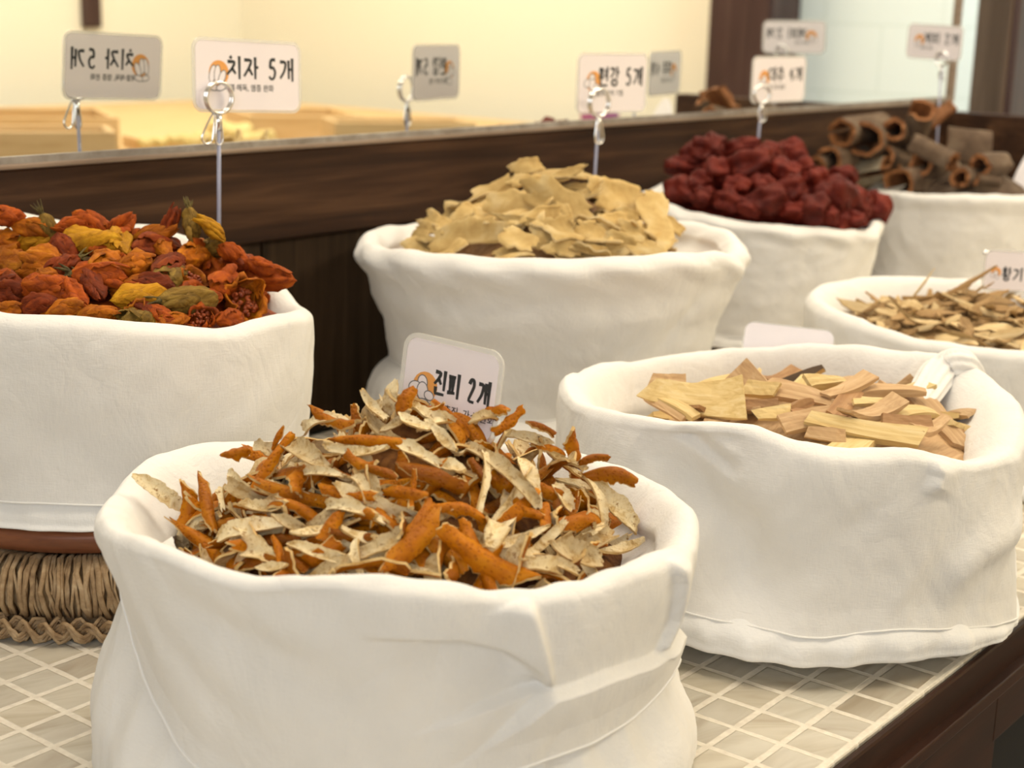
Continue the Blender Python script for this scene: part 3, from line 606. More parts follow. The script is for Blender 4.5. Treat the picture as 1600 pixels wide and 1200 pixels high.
# ---- orange peel
hp = Heap(CF, 0.112, 0.085, (645, 622), 1.25, 1.0, tilt=(0.002, 0.004), off=(0.004, 0.004))
hp.core('orange_peel_core', 'dark filler mound under the orange peel, coloured for the shade between strips', M['gap_shade'], 'dried peel', 0.010, 0.004)
PM = [M['peel'], M['pith'], M['peel_edge']]
LO = 'dried orange peel strip in the front sack, skin side out'; LP = 'dried orange peel strip in the front sack, pale pith side out'; GP = 'orange peel strips heaped in the front sack'
special = {4: 'lone plump orange peel at the lower left of the front heap', 48: 'large pitted orange peel slanting up at the heap front centre', 51: 'largest pitted orange peel lying at the front right of the heap',
           18: 'orange peel standing upright at the left edge of the 진피 price card', 21: 'orange peel leaning on the lower edge of the 진피 price card', 0: 'pale frayed peel at the far left end of the heap',
           7: 'long narrow orange peel leaning up at the upper left of the heap', 62: 'long curved pith strip sweeping down the right side of the heap', 65: 'pointed orange peel sticking out at the right of the heap',
           16: 'thin pale peel with a hooked tip rising at the top of the heap', 8: 'small dark curled peel poking up at the upper left of the heap', 22: 'short rolled orange peel at the top right below the card'}
hero = [(60,400,190,490,50,'w'),(210,430,220,560,55,'o'),(255,400,300,560,40,'o'),(250,560,320,520,26,'w'),(230,580,375,680,70,'o'),(320,420,330,500,25,'w'),(330,340,400,320,40,'o'),(408,445,522,268,45,'o'),(474,318,506,252,18,'o'),(430,300,500,340,50,'w'),
(520,310,640,370,60,'w'),(560,360,550,440,60,'o'),(650,275,860,290,45,'o'),(650,315,820,315,35,'w'),(580,250,700,225,40,'w'),(600,200,720,230,40,'o'),(730,100,800,195,30,'w'),(835,70,810,175,40,'w'),(845,190,885,85,52,'o'),(790,230,885,165,25,'w'),
(890,160,1010,210,50,'w'),(962,130,1062,242,45,'o'),(1060,200,1160,196,42,'o'),(1050,230,1130,210,35,'w'),(1130,265,1205,195,35,'o'),(1240,240,1290,260,25,'o'),(930,230,1010,310,35,'w'),(820,270,960,360,40,'w'),(960,350,1030,375,45,'w'),(850,360,1040,430,55,'o'),
(1040,280,1240,480,50,'w'),(1100,330,1085,500,25,'w'),(1060,340,1090,400,30,'o'),(1110,400,1190,420,60,'o'),(460,420,810,530,42,'o'),(620,430,770,470,45,'o'),(640,480,800,525,35,'w'),(380,500,520,490,38,'w'),(300,590,480,540,60,'w'),(390,620,470,650,70,'w'),
(490,530,600,570,35,'w'),(620,580,680,520,50,'o'),(520,610,700,650,35,'w'),(510,650,560,670,40,'o'),(430,680,520,675,35,'w'),(650,570,780,590,40,'o'),(740,640,860,570,55,'w'),(725,600,730,690,32,'w'),(820,690,960,530,72,'o'),(870,590,950,470,50,'o'),
(940,480,1095,520,45,'o'),(965,600,1232,716,82,'o'),(800,440,930,450,40,'o'),(890,390,890,490,18,'o'),(1030,540,1090,620,45,'o'),(1120,540,1130,640,70,'w'),(1100,620,1270,570,30,'w'),(1180,680,1340,545,30,'w'),(1200,480,1250,520,40,'o'),(1290,470,1270,550,45,'o'),
(1290,530,1440,540,60,'o'),(1200,340,1250,480,50,'w'),(1270,290,1400,420,30,'w'),(1400,410,1480,590,30,'w'),(1440,420,1545,560,60,'w'),(1410,380,1555,405,55,'o'),(1350,260,1370,350,45,'o'),(1400,350,1455,335,25,'o'),(1462,440,1520,515,30,'o'),(1370,400,1420,440,40,'o'),
(1300,610,1440,660,80,'w'),(1220,690,1340,680,50,'w'),(1250,640,1370,690,30,'w'),(1310,440,1350,490,45,'w'),(1260,430,1310,450,45,'o'),(700,160,720,215,30,'o'),(850,210,930,250,40,'w'),(1160,270,1290,300,35,'w'),(1450,480,1420,560,40,'w'),
(560,380,690,400,30,'w'),(700,340,780,360,36,'o'),(720,390,760,470,34,'w'),(770,370,840,400,30,'o'),(340,380,400,440,34,'w'),(1240,300,1330,330,34,'o'),(1300,360,1390,380,36,'w'),(1340,400,1450,480,40,'w'),(480,580,500,660,28,'o'),(380,560,440,600,40,'w')]
rng = random.Random(11)
for k, (x1, y1, x2, y2, wp, sd) in enumerate(hero):
    lift = (0.0095 if k in (48, 51) else 0.0055)+0.0015*rng.random()
    A, B, n, wd, view = between(hp, 200+x1/2, 560+y1/2, 200+x2/2, 560+y2/2, lift, wp/2)
    up = y1 < 190 or y2 < 190
    if up:      # standing pieces: keep them upright in the plane facing the view at the heap's depth
        t = min(depth_at(200+x1/2, 560+y1/2, hp.c), 9); lo = hp.hit(200+(x1 if y1 > y2 else x2)/2, 560+max(y1, y2)/2); tt = lo[1]
        A = Vector(at_t(200+x1/2, 560+y1/2, tt)); B = Vector(at_t(200+x2/2, 560+y2/2, tt)); wd = wp/2*tt/FPX
    L = max((B-A).length, 0.012)*1.05; wd *= 1.12
    z = (view*0.75+n*0.6+Vector((rng.uniform(-.35, .35), rng.uniform(-.35, .35), rng.uniform(-.2, .2)))).normalized()
    bend = rng.uniform(0.3, 1.5)*(1 if rng.random() < 0.7 else -1)
    if sd == 'w': z = -z; bend = -bend
    me = strip_mesh('orange_peel', L*(1.02 if up else 1.12), wd*0.95, 0.0016, bend, rng.uniform(0.35, 1.1), rng.uniform(-.8, .8), 0.17, k, PM, nu=26, nv=7, blunt=1.0 if wp < 70 else 0.75)
    o = link(bpy.data.objects.new('orange_peel', me)); o.matrix_world = frame((A+B)/2, B-A, z)
    tag(o, special.get(k, LO if sd == 'o' else LP), 'dried peel', GP)
kinds = []
for k in range(30):
    Lk = rng.uniform(0.026, 0.056); wk = rng.uniform(0.0055, 0.0115)
    kinds.append(strip_mesh('orange_peel', Lk, wk, 0.0015, rng.choice((-1, 1))*rng.uniform(0.6, 2.8), rng.uniform(0.1, 0.9), rng.uniform(-1.4, 1.4), 0.18, 500+k, PM, nu=22, nv=7, blunt=1.0))
for k in range(205):
    while True:
        a = rng.uniform(0, 2*math.pi); r = hp.Ro*0.90*math.sqrt(rng.random()); q = hp.c+S2*r*math.cos(a)+F2*r*math.sin(a)
        if (q-hp.c)@F2 < (0.055 if (q-hp.c)@S2 < 0.03 else 0.03): break
    n = hp.nrm(*q); x = Vector((rng.gauss(0, 1), rng.gauss(0, 1), rng.gauss(0, 0.45))); x = (x-n*x.dot(n)*(0.75 if r > 0.045 else 0.97))
    side = rng.random() < 0.45; z = (n+Vector((rng.gauss(0, .6), rng.gauss(0, .6), rng.gauss(0, .2)))).normalized()
    if not side: z = -z
    o = link(bpy.data.objects.new('orange_peel', kinds[k % 30]))
    o.matrix_world = frame(Vector((q[0], q[1], hp.H(*q)))-n*(rng.uniform(-0.002, 0.0065)+(0.005 if r < 0.05 else 0.0)), x, z)
    tag(o, LO if side else LP, 'dried peel', GP)

# ---- gardenia fruit
hg = Heap(CG, 0.108, 0.149, (210, 378), 2.0, 1.0, tilt=(0.004, -0.003))
hg.core('gardenia_crumbs', 'crushed gardenia shells packed deep between the orange fruit', M['fruit_D'], 'dried fruit', 0.010, 0.003)
def fruit_mesh(name, L, wd, seed, mat, cup=False):
    rg = random.Random(seed); o1 = rg.uniform(0, 99); nl, nt = 15, 26; P = []; ph0 = rg.uniform(0, 6); rid = rg.uniform(0.10, 0.2); skew_ = rg.uniform(-.25, .25)
    for i in range(nl):
        u = -1+2*i/(nl-1); 
        if cup and u > 0.35: break
        prof = max(0.0, 1-abs(u)**2.2)**0.72*(1+skew_*u)*(1.0 if not cup else 1.05)
        row = []
        for j in range(nt):
            a = 2*math.pi*j/nt; rr = wd/2*prof*(1+1.5*rid*abs(math.cos(3*a+ph0+0.5*u))-rid*0.75+0.5*noise.fractal(Vector((u*1.4+o1, math.cos(a)*1.5, math.sin(a)*1.5)), 0.8, 2.2, 3))
            row.append((u*L/2+0.04*L*noise.noise(Vector((a, o1, u*3))), rr*math.cos(a), rr*math.sin(a)*0.82))
        P.append(row)
    b = MB()
    if cup:   # broken shell: ragged rim, wall turned inwards
        last = np.array(P[-1]); cen = last.mean(0)
        jag = np.array([[0.09*L*noise.noise(Vector((j*0.9, o1, 0))), 0, 0] for j in range(nt)])
        P[-1] = list(last+jag); inn = (last-cen)*0.86+cen+jag; deep = (last-cen)*0.75+cen-np.array([0.2*L, 0, 0]); bot = (last-cen)*0.1+cen-np.array([0.42*L, 0, 0])
        P += [list(inn), list(deep), list(bot)]
    b.grid(P, True); return b.mesh(name, [mat])
def calyx_mesh(L, wd, seed):
    rg = random.Random(seed); b = MB(); n = 6
    b.tube([(-L*0.56, 0, 0), (-L*0.49, 0, 0), (-L*0.43, 0, 0)], [wd*0.10, wd*0.16, wd*0.2], 7)
    for k in range(n):
        a = 2*math.pi*k/n+rg.uniform(-.3, .3); sp = rg.uniform(0.25, 0.75); ln = rg.uniform(0.16, 0.38)*L
        pts = [(-L*0.46, wd*0.1*math.cos(a), wd*0.1*math.sin(a))]+[(-L*0.46-ln*q, wd*(0.12+sp*q*0.5)*math.cos(a+q*0.2), wd*(0.12+sp*q*0.5)*math.sin(a+q*0.2)) for q in (0.35, 0.7, 1.0)]
        b.tube(pts, [wd*0.075, wd*0.085, wd*0.06, wd*0.015], 5, flat=0.4)
    return b.mesh('calyx', [M['calyx']])
def seeds_mesh(L, wd, seed):
    rg = random.Random(seed); b = MB()
    for k in range(34):
        a = rg.uniform(0, 6.28); r = wd*0.33*math.sqrt(rg.random()); p = Vector((0.06*L*rg.uniform(-1, 0.6)+0.10*L-r*0.3, r*math.cos(a), r*math.sin(a)*0.82)); d = Vector((rg.gauss(0, 1), rg.gauss(0, 1), rg.gauss(0, 1))).normalized()*wd*0.07
        b.tube([p-d, p, p+d], [wd*0.03, wd*0.062, wd*0.03], 6)
    return b.mesh('seed_cluster', [M['seeds']])
KN = {'R': 'orange-red', 'O': 'orange', 'Y': 'yellow', 'D': 'dark red', 'G': 'olive-green'}
fr = [(335,100,500,195,85,'R',0),(285,180,370,160,60,'R',0),(505,195,580,125,80,'R',0),(285,235,510,265,110,'Y',0),(0,130,80,130,70,'R',0),(70,170,240,190,70,'O',0),(100,260,230,210,70,'Y',0),(600,230,780,190,60,'O',0),(740,185,775,100,34,'D',0),
(845,90,862,205,62,'G',1),(900,150,965,212,50,'Y',0),(500,210,560,290,50,'Y',0),(600,270,790,260,60,'D',0),(790,320,910,300,70,'O',0),(890,290,980,250,70,'G',1),(690,390,800,320,90,'D',0),(540,350,660,330,90,'O',0),(110,340,270,340,112,'O',0),
(330,390,550,400,100,'R',1),(0,330,100,350,120,'O',0),(760,430,940,400,105,'O',2),(980,330,1110,340,90,'D',0),(1290,412,1070,390,95,'R',0),(640,410,740,440,70,'D',0),(510,500,740,470,90,'Y',0),(100,450,340,440,95,'R',0),(0,470,100,450,110,'D',0),
(380,400,460,490,80,'D',1),(710,505,950,500,92,'G',1),(860,490,960,490,50,'R',0),(940,450,1060,410,80,'R',0),(970,520,1185,510,145,'O',2),(800,590,970,570,95,'R',2),(520,570,685,590,95,'O',2),(380,570,500,560,70,'O',0),(110,530,260,510,80,'D',0),
(250,560,360,540,80,'O',0),(660,550,740,590,60,'R',0),(0,540,70,550,44,'O',0),(720,600,800,585,44,'O',0),(970,590,1060,570,60,'R',0),(1100,330,1200,370,60,'R',0),(0,235,90,265,85,'O',0),(330,330,260,370,64,'D',1),(210,150,250,230,50,'G',1),
(440,300,520,340,70,'O',0),(580,440,660,500,60,'R',0),(860,250,900,300,60,'R',0),(700,240,740,300,60,'O',0),(0,400,60,420,80,'R',0),(1000,280,1060,320,70,'R',0),(300,440,390,520,70,'R',0),(180,380,260,420,60,'O',0),(600,520,680,560,50,'D',0)]
slab = {0: 'bright orange-red gardenia fruit standing highest at the back of its sack', 3: 'large yellow gardenia fruit lying near the back of its sack', 9: 'olive-green gardenia fruit with an upright stalk at the back of its sack',
        22: 'pointed orange-red gardenia fruit overhanging the sack rim beside the dark panel', 24: 'yellow gardenia fruit lying at the front of its sack', 31: 'broken round gardenia fruit showing its seed cluster at the front right', 2: 'short orange-red gardenia fruit upright against the white rim'}
rng = random.Random(21); nfr = len(fr)
for k in range(nfr+34):
    if k < nfr:
        x1, y1, x2, y2, wp, kc, typ = fr[k]; A, B, n, wd, view = between(hg, x1/2.857, 300+y1/2.857, x2/2.857, 300+y2/2.857, 0.003, wp/2.857)
        if min(y1, y2) < 130:
            lo, tt = hg.hit((x1 if y1 > y2 else x2)/2.857, 300+max(y1, y2)/2.857)
            A = Vector(at_t(x1/2.857, 300+y1/2.857, tt)); B = Vector(at_t(x2/2.857, 300+y2/2.857, tt))
        L = max((B-A).length, 0.019)*1.18; wd = max(wd*1.2, L*0.34); pos = (A+B)/2; x = B-A; z = view+Vector((rng.gauss(0, .3), rng.gauss(0, .3), 0.2))
        if typ == 2: x = (view*0.9+Vector((rng.gauss(0, .35), rng.gauss(0, .35), 0.25))).normalized(); L = wd*1.25; pos = (A+B)/2-view*0.003; wd *= 1.15
    else:
        while True:
            a = rng.uniform(0, 6.283); r = hg.Ro*0.95*math.sqrt(rng.random()); q = hg.c+S2*r*math.cos(a)+F2*r*math.sin(a)
            if (q-hg.c)@S2 > -0.075: break
        n = hg.nrm(*q); pos = Vector((q[0], q[1], hg.H(*q)))-n*rng.uniform(0.001, 0.009); L = rng.uniform(0.024, 0.034); wd = L*rng.uniform(0.45, 0.6)
        x = Vector((rng.gauss(0, 1), rng.gauss(0, 1), rng.gauss(0, .3))); z = n; kc = rng.choice('RRODDOYG'); typ = 1 if rng.random() < .3 else 0
    m = M['fruit_'+kc]
    o = link(bpy.data.objects.new('gardenia_fruit', fruit_mesh('gardenia_fruit', L, wd, 900+k, m, typ == 2))); o.matrix_world = frame(pos, x, z)
    lab = slab.get(k) or ('broken %s gardenia fruit with seeds showing, in the left sack' % KN[kc] if typ == 2 else '%s dried gardenia fruit with a dry calyx, in the left sack' % KN[kc] if typ == 1 else '%s dried gardenia fruit in the heap of the left sack' % KN[kc])
    tag(o, lab, 'dried fruit', 'gardenia fruit in the left sack')
    for q_ in range(rng.choice((2, 2, 3, 4)) if typ != 2 else 2):      # papery shell flaps peeling off the body
        fm = strip_mesh('shell_flap', L*rng.uniform(0.55, 0.95), wd*rng.uniform(0.4, 0.75), 0.0006, rng.uniform(0.7, 1.9), rng.uniform(0.5, 1.1), rng.uniform(-.5, .5), 0.5, 2000+k*4+q_, [m, m, m], nu=12, nv=5, blunt=0.5)
        fo = link(bpy.data.objects.new('shell_flap', fm), o); a = rng.uniform(0.3, 2.84); fo.location = (rng.uniform(-.15, .15)*L, wd*0.47*math.cos(a), wd*0.42*math.sin(a)); fo.rotation_euler = (a-math.pi/2+rng.uniform(-.3, .3), rng.uniform(-.25, .25), rng.uniform(-.3, .3))
    if typ == 1: link(bpy.data.objects.new('calyx', calyx_mesh(L, wd, k)), o)
    if typ == 2: link(bpy.data.objects.new('seed_cluster', seeds_mesh(L, wd, k)), o)

# ---- ginger slices
hi = Heap(CI, 0.128, 0.142, (835, 262), 1.25, 1.0, tilt=(-0.004, 0.0), off=(0.004, 0))
hi.core('ginger_core', 'brown filler mound under the ginger, coloured for the shade between slices', M['chip_B'], 'dried ginger', 0.016, 0.004)  # filler mound; its brown paints the shade in the ginger gaps
def slice_mesh(L, wd, th, seed, mats, wavy=0.16, name='ginger_slice', nr=6, na=30, rag=0.22):
    rg = random.Random(seed); o1, o2 = rg.uniform(0, 99), rg.uniform(0, 99); top, bot = [], []
    bx, bt = rg.uniform(-1, 1)*wavy, rg.uniform(-1, 1)*wavy
    for i in range(nr+1):
        f = i/nr; rt, rb = [], []
        for j in range(na):
            a = 2*math.pi*j/na; e = 1+rag*noise.fractal(Vector((math.cos(a)*1.3+o1, math.sin(a)*1.3+o2, 0)), 0.9, 2.0, 3); sq = 1/max(abs(math.cos(a)), abs(math.sin(a)))**0.35
            X = L/2*f*e*sq*math.cos(a); Y = wd/2*f*e*sq*math.sin(a); u, v = X/(L/2), Y/(wd/2)
            Z = L*(bx*(u*u-0.4)*0.5+bt*u*v*0.35)+wavy*0.35*wd*noise.noise(Vector((u*1.1+o1, v*1.1, o2)))
            t = th/2*(1.0 if f < 0.75 else 1.15 if f < 0.95 else 0.55)
            rt.append((X, Y, Z+t)); rb.append((X, Y, Z-t))
        top.append(rt); bot.append(rb)
    b = MB(); b.grid(top, True, 0); b.grid(bot, True, 0, flip=True); b.grid([top[-1], bot[-1]], True, 1); return b.mesh(name, mats)
gi = [(20,530,130,540,60),(110,570,550,470,120),(110,410,240,490,70),(270,440,390,350,80),(380,300,600,180,110),(590,130,720,90,85),(390,350,620,200,50),(480,390,780,320,140),(670,230,1010,400,150),(620,190,760,200,70),(780,205,980,115,48),
(880,220,1060,240,40),(1020,290,1300,330,150),(1390,300,1390,600,150),(1430,430,1490,480,60),(700,540,930,450,130),(550,500,700,590,120),(780,600,960,590,80),(960,600,1090,600,45),(950,470,1110,540,90),(1090,560,1290,610,110),(1090,490,1330,600,50),
(1050,450,1220,440,80),(500,420,740,460,40),(640,430,850,390,60),(390,390,470,470,90),(1220,480,1300,520,70),(250,500,330,460,60),(850,330,900,450,60),(1150,400,1290,420,60),(60,480,200,500,50)]
gl = {5: 'knobbly ginger slice at the very top of the ginger heap', 10: 'narrow ginger strip sticking out toward the ginger price card', 13: 'tall upright ginger slice at the right end of the ginger heap', 8: 'broad tan ginger slice draped over the middle of the heap', 12: 'wide crusty ginger slice on the upper right slope of the heap', 1: 'long flat ginger slice along the front left rim', 4: 'curved pale ginger slice on the upper left of the heap', 16: 'sugary pale ginger slice at the front centre of the heap'}
rng = random.Random(31)
for k in range(len(gi)+36):
    if k < len(gi):
        x1, y1, x2, y2, wp = gi[k]; f = 3.636; A, B, n, wd, view = between(hi, 640+x1/f, 230+y1/f, 640+x2/f, 230+y2/f, 0.004, wp/f)
        if min(y1, y2) < 260:
            lo, tt = hi.hit(640+(x1 if y1 > y2 else x2)/f, 230+max(y1, y2)/f); tt = min(tt, depth_at(835, 300, hi.c)+0.01); A = Vector(at_t(640+x1/f, 230+y1/f, tt)); B = Vector(at_t(640+x2/f, 230+y2/f, tt))
        L = max((B-A).length, 0.022)*1.16; z = view*0.9+n*0.35+Vector((rng.gauss(0, .2), rng.gauss(0, .2), 0)); pos = (A+B)/2; x = B-A; wd *= 1.25
    else:
        while True:
            a = rng.uniform(0, 6.283); r = hi.Ro*0.93*math.sqrt(rng.random()); q = hi.c+S2*r*math.cos(a)+F2*r*math.sin(a)
            if (q-hi.c)@F2 < 0.06: break
        n = hi.nrm(*q); pos = Vector((q[0], q[1], hi.H(*q)))-n*rng.uniform(0.002, 0.010); L = rng.uniform(0.04, 0.065)*(0.62 if r > 0.085 else 1); wd = L*rng.uniform(0.5, 0.8); x = Vector((rng.gauss(0, 1), rng.gauss(0, 1), 0)); z = n+Vector((rng.gauss(0, .35), rng.gauss(0, .35), 0))
    o = link(bpy.data.objects.new('ginger_slice', slice_mesh(L, wd, 0.0026, 40+k, [M['ginger'], M['ginger_edge']], 0.26, rag=0.5, nr=8, na=44))); o.matrix_world = frame(pos, x, z)
    tag(o, gl.get(k, 'pale dried ginger slice in the heap of the rolled-rim sack'), 'dried ginger', 'dried ginger slices in the rolled-rim sack')

# ---- jujubes
hj = Heap(CJ, 0.104, 0.152, (1180, 240), 2.0, 0.9, tilt=(-0.010, -0.002), off=(0.004, 0))
hj.core('jujube_crumbs', 'dark jujube scraps packed deep between the red fruit', M['jujube'], 'dried fruit', 0.018, 0.003)
def jujube_mesh(L, wd, seed):
    rg = random.Random(seed); o1 = rg.uniform(0, 99); nl, nt = 21, 34; P = []; sq = rg.uniform(0.7, 0.95)
    for i in range(nl):
        th = math.pi*i/(nl-1); u = -math.cos(th); row = []
        for j in range(nt):
            a = 2*math.pi*j/nt; rr = wd/2*math.sin(th)**0.6*(1+0.12*math.cos(5*a+o1+u)+0.55*noise.fractal(Vector((u*1.1+o1, math.cos(a)*1.3, math.sin(a)*1.3)), 0.9, 2.2, 3))
            row.append((u*L/2*(1-0.22*(abs(u) > 0.93)), rr*math.cos(a), rr*math.sin(a)*sq))
        P.append(row)
    P.append([(L*0.40, p[1]*0.3+0.0016*math.cos(6.28*k/nt)*2, p[2]*0.3+0.0016*math.sin(6.28*k/nt)*2) for k, p in enumerate(P[-1])]); P.append([(L*0.15, 0.0015*math.cos(6.28*k/nt), 0.0015*math.sin(6.28*k/nt)) for k in range(nt)])
    b = MB(); b.grid(P, True); return b.mesh('jujube', [M['jujube']])
ju = [(170,350,230,130),(170,520,230,150),(350,250,170,180),(390,400,170,170),(560,235,220,115),(610,350,300,180),(890,280,180,150),(840,390,180,160),(1040,450,180,160),(1220,430,190,140),(540,485,170,120),(480,590,170,130),(720,590,250,180),(850,520,230,150),
(1010,640,230,160),(1180,580,200,240),(1310,590,180,200),(1440,640,200,230),(1310,715,150,90),(300,550,130,110),(960,380,160,130),(700,470,160,120),(1110,690,170,110),(290,460,150,150),(600,640,150,90),(900,640,150,100),(240,270,150,120),(740,280,170,130)]
jl = {4: 'topmost jujube, with a pit hole in its end, on the red heap', 17: 'dark jujube at the right end of the heap against the white rim', 1: 'plump jujube at the lower left end of the red heap', 5: 'widest creased jujube lying just below the topmost one', 11: 'round dark jujube sitting on the front rim left of centre', 8: 'dark puckered jujube overlapping the cinnamon bark behind'}
rng = random.Random(41)
for k in range(len(ju)+10):
    if k < len(ju):
        cx, cy_, lw_, hh = ju[k]; Q, tt = hj.hit(1030+cx/4.324, 180+cy_/4.324); L = lw_*tt/FPX/4.324*1.3; wd = hh*tt/FPX/4.324*1.45
        ang = rng.uniform(-0.5, 0.5); x = Vector(RT)*math.cos(ang)+Vector(UP)*math.sin(ang)-Vector(FW)*rng.uniform(0, 0.8); pos = Vector(Q)-Vector(FW)*0.002; z = Vector(UP)
    else:
        a = rng.uniform(0, 6.283); r = hj.Ro*0.9*math.sqrt(rng.random()); q = hj.c+S2*r*math.cos(a)+F2*r*math.sin(a); n = hj.nrm(*q); pos = Vector((q[0], q[1], hj.H(*q)-0.010)); L = 0.034; wd = 0.026; x = Vector((rng.gauss(0, 1), rng.gauss(0, 1), 0)); z = n
    o = link(bpy.data.objects.new('jujube', jujube_mesh(max(L, 0.024), max(wd, 0.02), 70+k))); o.matrix_world = frame(pos, x, z)
    tag(o, jl.get(k, 'wrinkled dark red jujube in the heap at the back'), 'dried fruit', 'jujubes in the sack at the back')

# ---- cinnamon bark
hc = Heap(CC, 0.100, 0.140, (1440, 212), 2.0, 0.8)
hc.core('bark_crumbs', 'broken cinnamon bark packed deep under the rolls', M['bark'], 'bark', 0.032, 0.003)
def roll_mesh(L, R, th, a0, a1, seed, spiral=0.0, mats=None, squash=1.0):
    rg = random.Random(seed); o1 = rg.uniform(0, 99); out = []; inn = []; na, nu = 30, 9
    for i in range(nu):
        x = -L/2+L*i/(nu-1); ro, ri = [], []
        for j in range(na):
            a = a0+(a1-a0)*j/(na-1); rr = R*(1-spiral*j/(na-1))*(1+0.16*noise.noise(Vector((math.cos(a)*1.5+o1, math.sin(a)*1.5, x*14)))); xe = x+(0.004*noise.noise(Vector((a*1.7, o1, 0))) if i in (0, nu-1) else 0)
            ro.append((xe, rr*math.cos(a), rr*math.sin(a)*squash)); ri.append((xe, (rr-th)*math.cos(a), (rr-th)*math.sin(a)*squash))
        out.append(ro); inn.append(ri)
    b = MB(); b.grid(out, mi=0); b.grid(inn, mi=1, flip=True); O = np.array(out); I = np.array(inn)
    b.grid([O[0], I[0]], mi=1); b.grid([O[-1], I[-1]], mi=1); b.grid([O[:, 0], I[:, 0]], mi=1); b.grid([O[:, -1], I[:, -1]], mi=1)
    return b.mesh('cinnamon_bark', mats or [M['bark'], M['bark_in']])
# opening px, far-end px, depth pushed back along the view, radius px, arc from/to, squash
ci = [(510,400,700,460,0.05,116,-0.4,5.6,'bark',0.95,'large cinnamon roll with its wide open end facing out'),(345,350,590,300,0.05,88,0.2,6.2,'bark',1.0,'cinnamon roll behind the large open one, narrow slit end'),
(668,592,452,628,0.025,88,0.0,5.9,'bark_pale',0.95,'pale lichen-spotted cinnamon roll split open along its side'),(745,700,1020,650,0.03,105,-0.4,5.0,'bark',0.9,'low cinnamon log lying on the sack rim in the middle'),
(880,200,800,440,0.03,88,1.2,6.0,'bark',1.0,'tallest cinnamon curl with a hooked top edge'),(1095,545,850,430,0.02,62,-0.6,5.6,'bark',1.0,'thin cinnamon roll with a small oval end, centre right'),
(1170,655,1400,640,0.05,62,-1.2,4.8,'bark',1.0,'small cinnamon quill with a round hole facing the room'),(1415,660,1275,640,0.0,75,3.6,6.6,'bark',0.8,'curved cinnamon piece at the right end, hollow side up'),
(165,580,300,545,0.04,66,0,5.4,'bark',1.0,'narrow cinnamon roll at the left behind the jujubes'),(250,530,440,500,0.03,88,0.4,6.0,'bark',0.9,'grey cinnamon roll below the two open ends'),(1300,575,1440,560,0.03,70,-1.0,4.6,'bark',1.0,'broad cinnamon piece lying low under the flat slab'),(900,560,1080,600,0.03,80,-0.6,4.8,'bark',1.0,'cinnamon roll lying across the middle of the far sack'),(620,520,800,560,0.04,80,0.2,5.6,'bark',1.0,'cinnamon roll wedged under the large open roll'),(700,330,790,420,0.06,70,0.3,5.8,'bark',1.0,'cinnamon roll half hidden behind the tall curl')]
rng = random.Random(51); f = 4.444
for k, (x1, y1, x2, y2, push, rp, a0, a1, mt, sq, lab) in enumerate(ci):
    Q, tt = hc.hit(1240+x1/f, 130+max(y1, 420)/f); tt = min(tt, depth_at(1440, 250, hc.c)+0.0)
    A = Vector(at_t(1240+x1/f, 130+y1/f, tt)); B = Vector(at_t(1240+x2/f, 130+y2/f, tt+push*1.5)); R0 = rp*tt/FPX/f*1.22
    o = link(bpy.data.objects.new('cinnamon_bark', roll_mesh((B-A).length*1.1, R0, 0.0046, a0, a1, 60+k, 0.12, [M[mt], M['bark_in']], sq))); o.matrix_world = frame((A+B)/2, B-A, Vector(UP)-Vector(FW)*0.3)
    tag(o, lab, 'bark', 'cinnamon bark pieces in the far sack')
tt = depth_at(1500, 250, hc.c)+0.03; A = Vector(at_t(1480, 218, tt)); B = Vector(at_t(1549, 228, tt)); hgt = 62*tt/FPX
o = link(bpy.data.objects.new('cinnamon_bark', roll_mesh((B-A).length*1.0, hgt*0.75, 0.004, 0.9, 2.5, 99, 0.0, [M['bark'], M['bark_in']]))); o.matrix_world = frame((A+B)/2-Vector(UP)*hgt*0.05, B-A, Vector(UP)*0.2-Vector(FW))
o.matrix_world = o.matrix_world @ Matrix.Translation((0, 0, -hgt*0.7)); tag(o, 'flat slab of cinnamon bark standing at the back right', 'bark', 'cinnamon bark pieces in the far sack')
A = Vector(at_t(1478, 185, tt-0.02)); B = Vector(at_t(1416, 180, tt-0.02))
o = link(bpy.data.objects.new('cinnamon_bark', roll_mesh(0.035, 0.034, 0.0036, 3.5, 5.0, 98, 0.0))); o.matrix_world = frame((A+B)/2+Vector(UP)*0.026, Vector(FW)+Vector(UP)*0.5, Vector(UP))
tag(o, 'shallow curved cinnamon shard lying on the top right', 'bark', 'cinnamon bark pieces in the far sack')

